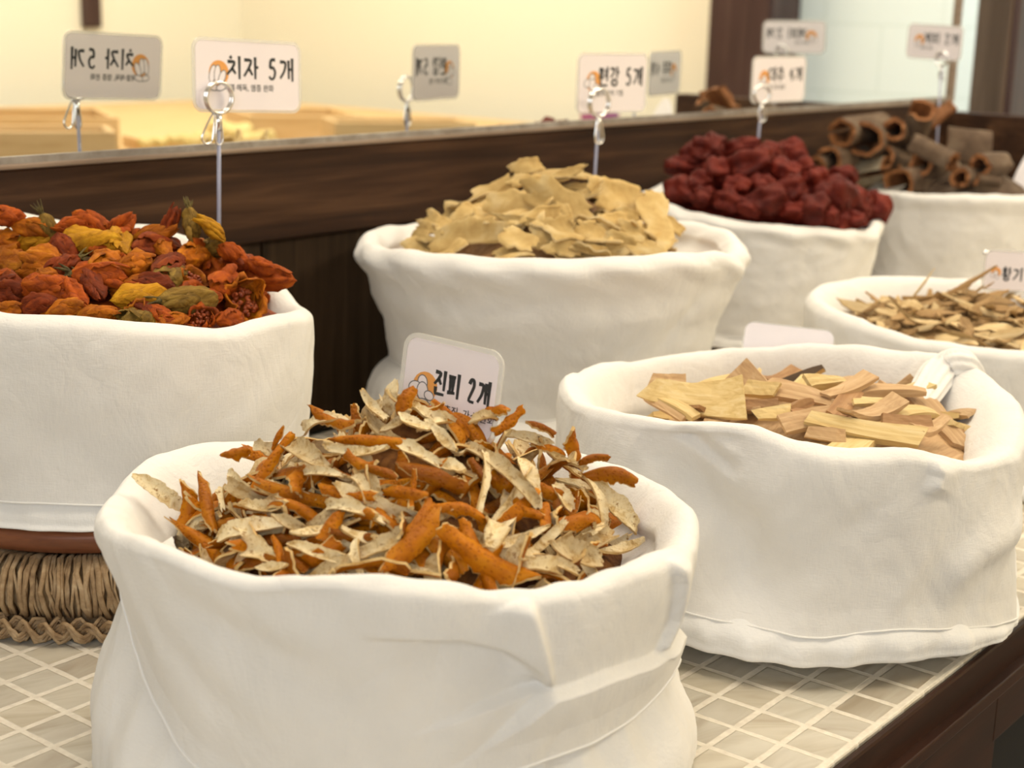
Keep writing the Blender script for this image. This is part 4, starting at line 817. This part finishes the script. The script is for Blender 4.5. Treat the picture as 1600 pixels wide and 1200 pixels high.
# ---- wood chips
hw = Heap(CW, 0.108, 0.090, (1210, 610), 2.0, 0.8, tilt=(0.004, 0.000), off=(0.008, 0.0))
hw.core('wood_chip_crumbs', 'small wood chip scraps packed deep between the chips', M['chip_T'], 'wood chips', 0.006, 0.003)
def chip_mesh(L, wd, th, seed, m, bark=False):
    rg = random.Random(seed); n = 9; top = []; bot = []; bd = rg.uniform(-.12, .26); sl, sr = rg.uniform(-.35, .35), rg.uniform(-.35, .35); t0, t1 = rg.uniform(0.35, 1), rg.uniform(0.35, 1)
    for i in range(n):
        u = -1+2*i/(n-1); rt, rb = [], []
        for j in range(5):
            v = -1+2*j/4; x = u*L/2+v*wd/2*(sl if u < 0 else sr)*abs(u); y = v*wd/2*(t0+(t1-t0)*(u+1)/2+0.06*noise.noise(Vector((u*2+seed, v, 0)))); z = bd*L*u*u*0.6+0.0006*noise.noise(Vector((u*4, v*3, seed)))
            tk = th/2*(0.5+0.5*(1-abs(u)**4)); rt.append((x, y, z+tk)); rb.append((x, y, z-tk))
        top.append(rt); bot.append(rb)
    b = MB(); b.grid(top, flip=True); b.grid(bot); T, B = np.array(top), np.array(bot)
    for e0, e1, mi_ in ((T[0], B[0], 1 if bark else 0), (T[-1], B[-1], 0), (T[:, 0], B[:, 0], 0), (T[:, -1], B[:, -1], 1 if bark else 0)): b.grid([e0, e1], mi=mi_)
    return b.mesh('wood_chip', [m, M['chip_bark']], smooth=False)
ch = [(345,490,455,500,54,'T'),(480,512,672,470,46,'P'),(360,530,655,560,92,'P'),(350,530,490,600,30,'P'),(330,540,450,610,28,'T'),(660,512,760,520,32,'P'),(650,570,760,560,36,'B'),(690,600,800,590,42,'P'),(715,505,930,550,62,'T'),(860,492,975,490,34,'P'),
(920,545,1060,480,42,'T'),(945,610,1010,520,52,'B'),(1010,560,1120,556,28,'P'),(1040,515,1240,520,52,'T'),(1140,590,1280,585,38,'P'),(980,620,1150,580,48,'T'),(780,632,940,600,62,'T'),(870,620,1220,682,50,'P'),(860,655,980,672,42,'T'),(1100,625,1250,630,42,'B'),(1210,665,1300,632,36,'T'),(800,582,870,552,28,'B')]
cl = {2: 'large pale wood chip propped at the left of the chips', 17: 'long pale wood chip along the front rim of its sack', 13: 'long tan wood chip at the back right beside the cloth fold', 7: 'wood chip with a dark bark edge near the middle front', 0: 'rounded orange-tan wood chip at the far left', 1: 'pointed pale wood chip at the back left', 11: 'brown wood chip standing on edge in the middle'}
rng = random.Random(61); f = 2.143; CN = {'P': 'pale', 'T': 'tan', 'B': 'brown'}
for k in range(len(ch)+34):
    if k < len(ch):
        x1, y1, x2, y2, wp, m = ch[k]; A, B, n, wd, view = between(hw, 860+x1/f, 380+y1/f, 860+x2/f, 380+y2/f, 0.0045, wp/f); L = (B-A).length*1.05; pos = (A+B)/2; x = B-A; z = n*0.6+view*0.65+Vector((rng.gauss(0, .38), rng.gauss(0, .38), 0)); wd *= 1.9; L = min(L*1.05, 0.072)
    else:
        while True:
            a = rng.uniform(0, 6.283); r = hw.Ro*0.92*math.sqrt(rng.random()); q = hw.c+S2*r*math.cos(a)+F2*r*math.sin(a)
            if (q-hw.c)@F2 < 0.09: break
        n = hw.nrm(*q); pos = Vector((q[0], q[1], hw.H(*q)))-n*(rng.uniform(0.000, 0.005)+(0.006 if (q-hw.c)@S2 < -0.03 else 0.0)); L = rng.uniform(0.034, 0.055); wd = rng.uniform(0.015, 0.026); x = Vector((rng.gauss(0, 1), rng.gauss(0, 1), rng.gauss(0, .24))); z = n+Vector((rng.gauss(0, .42), rng.gauss(0, .42), 0)); m = rng.choice('PPPTTB')
    o = link(bpy.data.objects.new('wood_chip', chip_mesh(L, wd, rng.uniform(0.0030, 0.0056), k, M['chip_'+m], k == 7 or rng.random() < 0.05))); o.matrix_world = frame(pos, x, z)
    tag(o, cl.get(k, CN[m]+' wood chip in the sack at the counter edge'), 'wood chip', 'wood chips in the sack at the counter edge')

# ---- root slivers
ht = Heap(CT, 0.102, 0.098, (1540, 462), 1.6, 1.0, tilt=(0.002, 0.0), off=(0.006, 0))
ht.core('root_sliver_crumbs', 'short root splinters packed deep between the slivers', M['sliver_dark'], 'root slivers', 0.006, 0.003)
rng = random.Random(71); SM = [[M['sliver'], M['sliver'], M['sliver_dark']], [M['sliver_dark'], M['sliver'], M['sliver_dark']]]; skinds = []
for k in range(24):
    skinds.append(strip_mesh('root_sliver', rng.uniform(0.028, 0.060), rng.uniform(0.0055, 0.0125), rng.uniform(0.0010, 0.0018), rng.uniform(-.8, .8), rng.uniform(-.2, .3), rng.uniform(-.6, .6), 0.2, 300+k, SM[k % 2], nu=12, nv=4, blunt=0.9))
hs = [(600,380,800,115,22),(850,375,1330,110,45),(880,400,1560,625,50),(1010,560,1130,770,110),(1220,760,1590,700,90),(180,525,440,440,40),(310,620,360,690,60),(430,600,480,690,80),(900,640,1040,560,60),(1430,560,1530,480,50),(520,440,700,500,90),(1100,340,1160,400,60),(620,690,810,650,50),(1240,290,1330,235,16)]
sl_ = {0: 'thin root sliver curling up alone at the left of the slivers', 1: 'long thick root sliver rising toward the card at the frame edge', 2: 'long tan root sliver lying diagonally across the heap', 3: 'broad pale root slice standing at the front rim', 4: 'wide cream root slice bent over the front rim'}
for k in range(len(hs)+150):
    if k < len(hs):
        x1, y1, x2, y2, wp = hs[k]; f = 5.714; A, B, n, wd, view = between(ht, 1320+x1/f, 400+y1/f, 1320+x2/f, 400+y2/f, 0.003, wp/f)
        if min(y1, y2) < 250:
            lo, tt = ht.hit(1320+(x1 if y1 > y2 else x2)/f, 400+max(y1, y2)/f); A = Vector(at_t(1320+x1/f, 400+y1/f, tt)); B = Vector(at_t(1320+x2/f, 400+y2/f, tt))
        me = strip_mesh('root_sliver', (B-A).length*1.05, wd*1.05, 0.0018, rng.uniform(-.7, .7), 0.1, rng.uniform(-.3, .3), 0.15, 800+k, SM[k % 2], taper=4); pos = (A+B)/2; x = B-A; z = view+n*0.4
    else:
        while True:
            a = rng.uniform(0, 6.283); r = ht.Ro*0.97*math.sqrt(rng.random()); q = ht.c+S2*r*math.cos(a)+F2*r*math.sin(a)
            if (q-ht.c)@F2 < 0.075 and (q-ht.c)@S2 < 0.085: break
        n = ht.nrm(*q); pos = Vector((q[0], q[1], ht.H(*q)))-n*rng.uniform(-0.002, 0.005); x = Vector((rng.gauss(0, 1), rng.gauss(0, 1), rng.gauss(0, .13))); z = n+Vector((rng.gauss(0, .4), rng.gauss(0, .4), 0)); me = skinds[k % 24]
    o = link(bpy.data.objects.new('root_sliver', me)); o.matrix_world = frame(pos, x, z)
    tag(o, sl_.get(k, 'thin dried root sliver in the sack beyond the wood chips'), 'root sliver', 'root slivers in the sack beyond the wood chips')

# ------------------------------------------------------------------ price cards
def rrect(wd, hh, r, n=6):
    pts = []
    for cx, cy_, a in ((wd/2-r, hh/2-r, 0), (-wd/2+r, hh/2-r, 90), (-wd/2+r, -hh/2+r, 180), (wd/2-r, -hh/2+r, 270)):
        for i in range(n+1): t = math.radians(a+90*i/n); pts.append((cx+r*math.cos(t), cy_+r*math.sin(t)))
    return pts
def plate(b, pts, z0, z1, mi=0):
    n = len(pts); b.add([(x, y, z0) for x, y in pts]+[(x, y, z1) for x, y in pts], [tuple(range(n))[::-1], tuple(range(n, 2*n))]+[(i, (i+1) % n, n+(i+1) % n, n+i) for i in range(n)], mi)
# brush strokes of the big letters on a unit square (x right, y up)
GL = {
 '치': [[(.22,1),(.34,.90)], [(.06,.76),(.58,.76),(.36,.45),(.02,.18)], [(.34,.48),(.60,.22)], [(.84,1.02),(.85,-.02)]],
 '자': [[(.04,.86),(.56,.86),(.34,.48),(.02,.12)], [(.32,.52),(.60,.18)], [(.78,1.0),(.79,0)], [(.79,.54),(1.0,.54)]],
 '개': [[(.04,.84),(.46,.84),(.36,.42),(.06,.08)], [(.64,.92),(.66,.06)], [(.66,.50),(.86,.50)], [(.90,1.02),(.92,-.06)]],
 '5': [[(.72,.92),(.28,.92),(.22,.52),(.52,.58),(.74,.36),(.60,.06),(.30,.02),(.14,.16)]],
 '2': [[(.16,.74),(.32,.94),(.62,.92),(.70,.68),(.44,.36),(.16,.04),(.82,.02)]],
 '4': [[(.60,0),(.58,.98),(.12,.34),(.86,.32)]],
 '진': [[(.06,.92),(.56,.90),(.34,.62),(.04,.40)], [(.34,.66),(.60,.42)], [(.86,1.02),(.86,.18)], [(.18,.30),(.18,.02),(.90,.02)]],
 '피': [[(.04,.84),(.62,.86)], [(.20,.84),(.22,.22)], [(.46,.84),(.44,.22)], [(.02,.18),(.64,.20)], [(.86,1.02),(.88,-.02)]],
 '편': [[(.02,.90),(.50,.90)], [(.14,.90),(.16,.46)], [(.38,.90),(.36,.46)], [(.0,.42),(.52,.42)], [(.86,1.02),(.86,.24)], [(.60,.78),(.86,.78)], [(.58,.56),(.86,.56)], [(.20,.30),(.20,.02),(.90,.02)]],
 '강': [[(.06,.92),(.50,.92),(.38,.66),(.08,.44)], [(.74,1.02),(.75,.40)], [(.75,.72),(.98,.72)], [(.50,.34),(.26,.26),(.22,.10),(.46,0),(.74,.06),(.78,.24),(.50,.34)]],
 '대': [[(.46,.86),(.08,.86),(.08,.20),(.50,.22)], [(.66,.94),(.66,.08)], [(.66,.52),(.88,.52)], [(.92,1.02),(.93,-.02)]],
 '추': [[(.44,1.02),(.54,.94)], [(.14,.84),(.86,.84),(.56,.66),(.10,.46)], [(.52,.68),(.90,.48)], [(.02,.30),(.98,.30)], [(.50,.30),(.50,-.04)]],
 '계': [[(.04,.84),(.42,.84),(.34,.42),(.06,.08)], [(.44,.66),(.64,.66)], [(.42,.44),(.64,.44)], [(.66,.94),(.66,.06)], [(.90,1.02),(.92,-.04)]],
 '황': [[(.20,.98),(.46,.98)], [(.06,.84),(.58,.84)], [(.32,.76),(.16,.66),(.32,.54),(.48,.66),(.32,.76)], [(.32,.52),(.32,.42)], [(.04,.40),(.62,.42)], [(.78,1.02),(.78,.34)], [(.78,.66),(.96,.66)], [(.46,.30),(.26,.20),(.30,.04),(.52,-.02),(.72,.06),(.72,.22),(.46,.30)]],
 '기': [[(.06,.84),(.56,.84),(.42,.42),(.06,.08)], [(.86,1.02),(.87,-.02)]],
}
def strokes(b, text, x, y, h, wd, th, zo, rnd_):
    for chh in text:
        if chh == ' ': x += wd*0.45; continue
        cw = wd*(0.72 if chh.isdigit() else 1.0)
        for st in GL[chh]:
            P_ = np.array(st); Q = [P_[0]]
            for i in range(len(P_)-1):
                for t in (0.34, 0.67, 1.0): Q.append(P_[i]*(1-t)+P_[i+1]*t)
            Q = np.array(Q)
            if len(P_) > 3:   # soften corners
                Qs = Q.copy(); Qs[1:-1] = Q[:-2]*0.25+Q[1:-1]*0.5+Q[2:]*0.25; Q = Qs
            pts = [(x+q[0]*cw*0.88, y+q[1]*h) for q in Q]; n = len(pts); L_, R2 = [], []
            for i in range(n):
                a = np.array(pts[max(i-1, 0)]); c2 = np.array(pts[min(i+1, n-1)]); d = c2-a; d /= np.linalg.norm(d)+1e-9; nn = np.array([-d[1], d[0]]); ww = th/2*(1.15-0.35*i/max(n-1, 1))
                L_.append(np.array(pts[i])+nn*ww); R2.append(np.array(pts[i])-nn*ww)
            L_[0] = L_[0]-0; ring = L_+R2[::-1]; plate(b, [(p[0], p[1]) for p in ring], zo, zo+0.00012)
        x += cw
def small_text(text, x, y, size):
    cu = bpy.data.curves.new('caption', 'FONT'); cu.body = text; cu.size = size; cu.resolution_u = 2; cu.offset = size*0.012
    o = bpy.data.objects.new('caption', cu); col.objects.link(o); dg = bpy.context.evaluated_depsgraph_get()
    me = bpy.data.meshes.new_from_object(o.evaluated_get(dg)); V = [(v.co.x+x, v.co.y+y) for v in me.vertices]; Fc = [tuple(p.vertices) for p in me.polygons]
    bpy.data.objects.remove(o); bpy.data.curves.remove(cu); return V, Fc
def ell(cx, cy_, a, b_, rot, n=18): return [(cx+a*math.cos(t)*math.cos(rot)-b_*math.sin(t)*math.sin(rot), cy_+a*math.cos(t)*math.sin(rot)+b_*math.sin(t)*math.cos(rot)) for t in np.linspace(0, 2*math.pi, n, endpoint=False)]
def emblem(lines, disc, petals, style, cx, cy_, r, zo):
    plate(disc, ell(cx+r*0.12, cy_+r*0.22, r*0.74, r*0.74, 0), zo, zo+0.00004)
    if style == 'flower': E = [(-.35,.15,.20,.50,-.25),(.0,.15,.20,.50,-.1),(.34,-.05,.20,.44,-.45),(-.3,-.62,.34,.16,-.2),(.25,-.62,.34,.16,.25)]
    elif style == 'root': E = [(-.05,.40,.26,.34,.2),(-.48,.10,.34,.26,.3),(.0,-.02,.30,.42,.1),(.42,-.18,.26,.20,-.3),(.08,-.66,.36,.24,.1)]
    else: E = [(.1,.1,.30,.36,.3),(-.35,-.2,.26,.30,.2),(.3,-.45,.30,.26,.2)]
    for x, y, a, b_, ro in E:
        e = ell(cx+x*r, cy_+y*r, a*r, b_*r, ro); zo += 0.00003; plate(petals, e, zo, zo+0.00004)
        i = ell(cx+x*r, cy_+y*r, a*r+r*0.055, b_*r+r*0.055, ro); n = len(e); z1 = zo+0.00006
        lines.add([(p[0], p[1], z1) for p in e]+[(p[0], p[1], z1) for p in i], [(k, n+k, n+(k+1) % n, (k+1) % n) for k in range(n)])
def price_card(label, pos, nrm_, roll, wd, hh, big, cap, style, border=0.002, th=0.0012, tx=0.30, ty=0.46, chh=0.30, chw=0.155, capx=0.27, capy=0.30, capsize=0.105, embl=True, paper='paper', er=0.23, ex=0.215, ey=0.48):
    z = Vector(nrm_).normalized(); x = Vector((0, 0, 1)).cross(z).normalized(); up = z.cross(x); x2 = x*math.cos(roll)+up*math.sin(roll)
    ro = empty('price_card', pos); ro.matrix_world = frame(pos, x2, z); tag(ro, label, 'price card', 'laminated price cards')
    b = MB(); plate(b, rrect(wd-2*border, hh-2*border, 0.0055), -0.0003, 0.0003); b.build('paper', M[paper], ro, False)
    o_, i_ = rrect(wd, hh, 0.0075), rrect(wd-2*border, hh-2*border, 0.0055); n = len(o_)
    b = MB(); b.add([(x, y, -th/2) for x, y in o_]+[(x, y, -th/2) for x, y in i_]+[(x, y, th/2) for x, y in o_]+[(x, y, th/2) for x, y in i_],
        [q for k in range(n) for q in ((k, n+k, n+(k+1) % n, (k+1) % n), (2*n+k, 2*n+(k+1) % n, 3*n+(k+1) % n, 3*n+k), (k, (k+1) % n, 2*n+(k+1) % n, 2*n+k), (n+k, 3*n+k, 3*n+(k+1) % n, n+(k+1) % n))])
    b.build('laminate', M['laminate'], ro, False)
    if not big: return ro
    for face in (1, -1):
        T = MB(); strokes(T, big, (-0.5+tx)*wd, (-0.5+ty)*hh, chh*hh, chw*wd, hh*(0.036 if style == 'root' and hh < 0.046 else 0.042), 0.0003, 0)
        Cm = MB()
        if cap:
            V, Fc = small_text(cap, (-0.5+capx)*wd, (-0.5+capy)*hh, capsize*hh); Cm.add([(x, y, 0.0004) for x, y in V], Fc)
        Ln, Ds, Pt = MB(), MB(), MB()
        if embl: emblem(Ln, Ds, Pt, style, (-0.5+ex)*wd, (-0.5+ey)*hh, er*hh*1.0, 0.0003)
        parts = [('lettering', T, 'black'), ('caption', Cm, 'black')]+([('emblem_disc', Ds, 'orange_ink'), ('emblem_petals', Pt, paper), ('emblem_outline', Ln, 'grey_ink')] if embl else [])
        for nm, mb, mt in parts:
            if not mb.v: continue
            if face < 0: mb.v = [(-x, y, -z_) for x, y, z_ in mb.v]
            mb.build(nm, M[mt], ro, False)
    return ro
def clip_stand(label, ring_pos, rr, foot, handle_dir, nrm_, hl=0.020):
    z = Vector(nrm_).normalized(); x = Vector((0, 0, 1)).cross(z).normalized(); up = Vector((0, 0, 1)); c = Vector(ring_pos)
    ro = empty('clip_stand', foot); tag(ro, label, 'clip stand', 'ring clips on clear rods'); inv = Matrix.Translation(-Vector(foot))
    b = MB()
    for off in (-0.0012, 0.0016):
        b.tube([c+z*off+x*rr*math.cos(t)+up*rr*math.sin(t) for t in np.linspace(0, 2*math.pi, 40, endpoint=False)], 0.0010, 6, closed=True)
    o = b.build('ring', M['chrome'], ro); o.matrix_parent_inverse = inv
    base = c-up*rr; s = handle_dir
    for k, (dx, w_) in enumerate(((0.0, 0.30), (s*0.75, 0.42))):
        b = MB(); e = base+x*dx*rr*0.5; d = (-up+x*dx*0.45).normalized(); sd = d.cross(z)
        pts = [e-sd*w_*rr*0.15, e+d*hl*0.45-sd*w_*rr*0.7, e+d*hl*0.85-sd*w_*rr*0.95, e+d*hl-sd*w_*rr*0.4, e+d*hl+sd*w_*rr*0.4, e+d*hl*0.85+sd*w_*rr*0.95, e+d*hl*0.45+sd*w_*rr*0.7, e+sd*w_*rr*0.15]
        P_ = catmull([np.array(p) for p in pts], [4]*7); b.tube(list(P_), 0.00075, 6); o = b.build('handle', M['chrome'], ro); o.matrix_parent_inverse = inv
    b = MB(); top = base-up*0.002; b.tube([Vector(foot), top], 0.0013, 8); o = b.build('rod', M['acrylic'], ro); o.matrix_parent_inverse = inv
    b = MB(); b.tube([top-up*0.009, top+up*0.002], 0.0019, 8); o = b.build('socket', M['chrome'], ro); o.matrix_parent_inverse = inv
    return ro
def facing(deg): a = R_(deg); return Vector((math.sin(a)*-1, -math.cos(a), 0))    # 0 = straight out of the mirror wall, + = turned toward the camera side
# gardenia card
p = at_y(388, 119, 0.1195); nn = facing(3)
price_card('laminated card lettered 치자 5개 above the gardenia sack', p, nn+Vector((0, 0, 0.05)), -0.040, 0.0900, 0.0475, '치자 5개', '해열·해독, 염증 완화', 'flower')
q = at_t(337, 152, 0.9885); r1 = at_t(338.5, 205, 0.9885); clip_stand('chrome ring clip on a clear rod, holding the 치자 card', q+np.array(nn)*0.003, 0.0098, (q[0], q[1]+0.0, 0.152), -1, facing(8))
# ginger card
p = at_y(957, 130, 0.092); nn = facing(10)
price_card('laminated card lettered 편강 5개 above the ginger sack', p, nn, 0.000, 0.0835, 0.0505, '편강 5개', '혈행 면역 기침', 'root')
q = at_t(932, 160, 1.263); clip_stand('chrome ring clip on a clear rod, holding the 편강 card', q+np.array(nn)*0.003, 0.0112, (q[0], q[1], 0.150), 0.25, facing(8), 0.022)
# jujube card
p = at_y(1217, 124, 0.121); nn = facing(10)
price_card('laminated card lettered 대추 4개 above the jujube sack', p, nn, 0.010, 0.087, 0.0475, '대추 4개', '신경 안정 불면', 'fruit')
q = at_t(1187, 147, 1.530); clip_stand('chrome ring clip on a clear rod, holding the 대추 card', q+np.array(nn)*0.003, 0.0088, (q[0], q[1], 0.150), 0.3, facing(30), 0.018)
# cinnamon card, turned sideways on its clip so that the mirror shows its face too
p = at_t(1460, 66, 1.79); nn = facing(105)
price_card('laminated card lettered 계피 2개 above the cinnamon sack', p, nn, -0.02, 0.080, 0.041, '계피 2개', '혈액 순환', 'fruit')
q = at_t(1472, 92, 1.783); clip_stand('chrome ring clip on a clear rod, holding the 계피 card', q, 0.0080, (q[0]-0.01, q[1]-0.01, 0.130), 0.3, facing(105), 0.016)
# orange peel card (half sunk in the heap)
tt = depth_at(700, 590, hp.c)+0.018; p = at_t(702, 608, tt); cn = Vector((-F2[0], -F2[1], 0)); a = R_(-32); nn = Vector((cn.x*math.cos(a)-cn.y*math.sin(a), cn.x*math.sin(a)+cn.y*math.cos(a), 0.10))
price_card('laminated card lettered 진피 2개 standing in the orange peel', p, nn, -0.055, 0.0545, 0.0440, '진피 2개', '소화 촉진, 가스 완화', 'root', border=0.0022, tx=0.345, ty=0.42, chh=0.25, chw=0.138, capx=0.30, capy=0.25, capsize=0.10, er=0.21, ex=0.24, ey=0.42)
# root sliver card, cut by the frame edge
tt = depth_at(1590, 440, ht.c)+0.05; p = at_t(1586, 424, tt); 
price_card('laminated card lettered 황기 behind the root slivers', p, Vector((-F2[0], -F2[1], 0.1)), -0.03, 0.052, 0.034, '황기', '', 'fruit', tx=0.30, ty=0.28, chh=0.30, chw=0.17, er=0.16, ex=0.20, ey=0.42)
b = MB(); b.tube([p+UP*0.0145-RT*0.023-FW*0.0015, p+UP*0.0145-RT*0.023+FW*0.001], 0.0022, 12); 
o = b.build('card_eyelet', M['chrome']); tag(o, 'tiny metal eyelet in the corner of the 황기 card', 'eyelet')
# blank card behind the wood chips
tt = depth_at(1230, 540, CW)+0.165; p = at_t(1230, 547, tt)
price_card('blank white card peeping over the back rim of the wood chip sack', p, Vector((-F2[0], -F2[1], 0.35))+Vector((S2[0], S2[1], 0))*-0.18, -0.055, 0.061, 0.034, '', '', 'root', border=0.0008)
# white egg-shaped card at the right frame edge
p = at_t(1660, 298, 1.70); ro = empty('oval_card', (p[0], p[1], 0.0)); tag(ro, 'white egg-shaped card at the right frame edge beside the cinnamon bark', 'card'); inv = Matrix.Translation((-p[0], -p[1], 0)); b = MB(); pts = []
for t in np.linspace(0, 2*math.pi, 40, endpoint=False):
    yy = math.sin(t); pts.append((0.058*math.cos(t)*(1-0.26*yy), 0.072*yy))
MW = frame(p, RT, Vector((-F2[0], -F2[1], 0.15)))
plate(b, pts, -0.0008, 0.0008); o = b.build('paper', M['paper_plain'], ro, False); o.matrix_parent_inverse = inv; o.matrix_basis = MW
for s_ in (1, -1):
    b = MB(); plate(b, ell(0, -0.030, 0.010, 0.018, 0.5), 0.0008, 0.0010); plate(b, ell(0.014, -0.036, 0.007, 0.013, -0.6), 0.0008, 0.0010)
    if s_ < 0: b.v = [(-x, y, -z_) for x, y, z_ in b.v]
    o = b.build('printed_leaf', M['yellow_ink'], ro, False); o.matrix_parent_inverse = inv; o.matrix_basis = MW @ Matrix.Translation((0.012, 0, 0))
b = MB(); b.tube([(p[0]+0.004, p[1]+0.003, 0.0), (p[0]+0.004, p[1]+0.003, p[2]-0.02)], 0.0014, 8); o = b.build('stem', M['acrylic'], ro); o.matrix_parent_inverse = inv

# ------------------------------------------------------------------ the far side of the shop, seen in the mirror
tb = empty('facing_table', (1.7, -1.6, -0.9)); tag(tb, 'wooden table across the aisle carrying light wooden boxes, reflected in the mirror', 'table')
inv = Matrix.Translation((-1.7, 1.6, 0.9))
b = MB(); b.box((0.65, -2.5, 0.02), (2.75, -0.98, 0.05)); o = bevel(b.build('table_top', M['box_wood'], tb, False), 0.004); o.matrix_parent_inverse = inv
for x in (0.72, 2.62):
    for y in (-2.42, -1.10):
        b = MB(); b.box((x, y, -0.9), (x+0.06, y+0.06, 0.02)); o = b.build('leg', M['box_wood'], tb, False); o.matrix_parent_inverse = inv
def tray(label, px0, px1, py, z, dep, rot=0.0, wall=0.012, h=None):
    A = virt(px0, py, z); B = virt(px1, py, z); ln = float(np.hypot(*(B-A)[:2])); h = h or z-0.05; ang = math.atan2(B[1]-A[1], B[0]-A[0])+rot
    ro = empty('wooden_box', (A[0], A[1], z-h), (0, 0, ang)); tag(ro, label, 'box', 'light wooden boxes across the aisle')
    sgn = -1
    b = MB(); b.box((0, -dep, 0), (ln, 0, 0.012)); bevel(b.build('bottom', M['box_wood'], ro, False), 0.001)
    for lo, hi_ in (((0, -wall, 0.012), (ln, 0, h)), ((0, -dep, 0.012), (ln, -dep+wall, h)), ((0, -dep+wall, 0.012), (wall, -wall, h)), ((ln-wall, -dep+wall, 0.012), (ln, -wall, h))):
        b = MB(); b.box(lo, hi_); bevel(b.build('side', M['box_wood'], ro, False), 0.0015)
    return ro
tray('light wooden box at the left end of the mirror reflection', -60, 186, 184, 0.125, 0.26)
tray('low light wooden tray in front of the left box in the reflection', -60, 182, 206, 0.140, 0.13, h=0.09)
tray('deep orange-tan wooden box in the middle of the mirror reflection', 392, 572, 181, 0.115, 0.24, 0.0)
tray('pale wooden box below the reflected ginger card', 524, 740, 191, 0.128, 0.13, 0.06)
A = virt(205, 214, 0.072); B = virt(425, 210, 0.072); ang = math.atan2(B[1]-A[1], B[0]-A[0]); b = MB(); b.box((0, -0.06, 0), (float(np.hypot(*(B-A)[:2])), 0.06, 0.021))
o = bevel(b.build('wooden_board', M['box_wood'], smooth=False), 0.002); o.location = (A[0], A[1], 0.0505); o.rotation_euler = (0, 0, ang); tag(o, 'pale wooden board carrying the yellow root lumps, reflected between the boxes', 'board')
rng = random.Random(81)
for k, (x, y, s) in enumerate([(228, 213, 12), (250, 212, 12), (275, 210, 15), (345, 200, 26), (372, 204, 24), (320, 210, 18), (408, 210, 20), (300, 213, 16), (390, 212, 18)]):
    P_ = virt(x, y, 0.09); D_ = 2.7; R0 = s*D_/FPX
    me = slice_mesh(R0*2.2, R0*1.9, R0*0.9, 600+k, [M['yellow_lump']]*2, 0.2, 'dried_root_lump', 5, 18); o = link(bpy.data.objects.new('dried_root_lump', me)); o.location = (P_[0], P_[1], 0.072+R0*0.55); o.rotation_euler = (rng.uniform(-.2, .2), rng.uniform(-.2, .2), rng.uniform(0, 6))
    tag(o, 'pale yellow dried root lump on the table across the aisle, seen in the mirror', 'dried root', 'dried root lumps across the aisle')
P_ = virt(936, 190, 0.085); b = MB(); rows = []
for i in range(9):
    t = math.pi*i/8; rows.append([(0.045*math.sin(t)*math.cos(a)*(1+0.06*math.cos(7*a)), 0.045*math.sin(t)*math.sin(a)*(1+0.06*math.cos(7*a)), 0.045-0.045*math.cos(t)) for a in np.linspace(0, 6.283, 24, endpoint=False)])
b.grid(rows, True); o = b.build('mauve_pouch', M['mauve']); o.location = (P_[0], P_[1], 0.05); o.scale = (1, 1, 1.1); tag(o, 'round mauve cloth pouch reflected in the mirror behind the ginger clip', 'pouch')
P_ = virt(135, 60, 0.2); b = MB(); b.box((2.425, -2.849, 0.245), (2.485, -2.825, 1.1)); o = bevel(b.build('wall_batten', M['post_wood'], smooth=False), 0.004); tag(o, 'narrow dark batten on the cream wall, reflected at the upper left', 'batten')
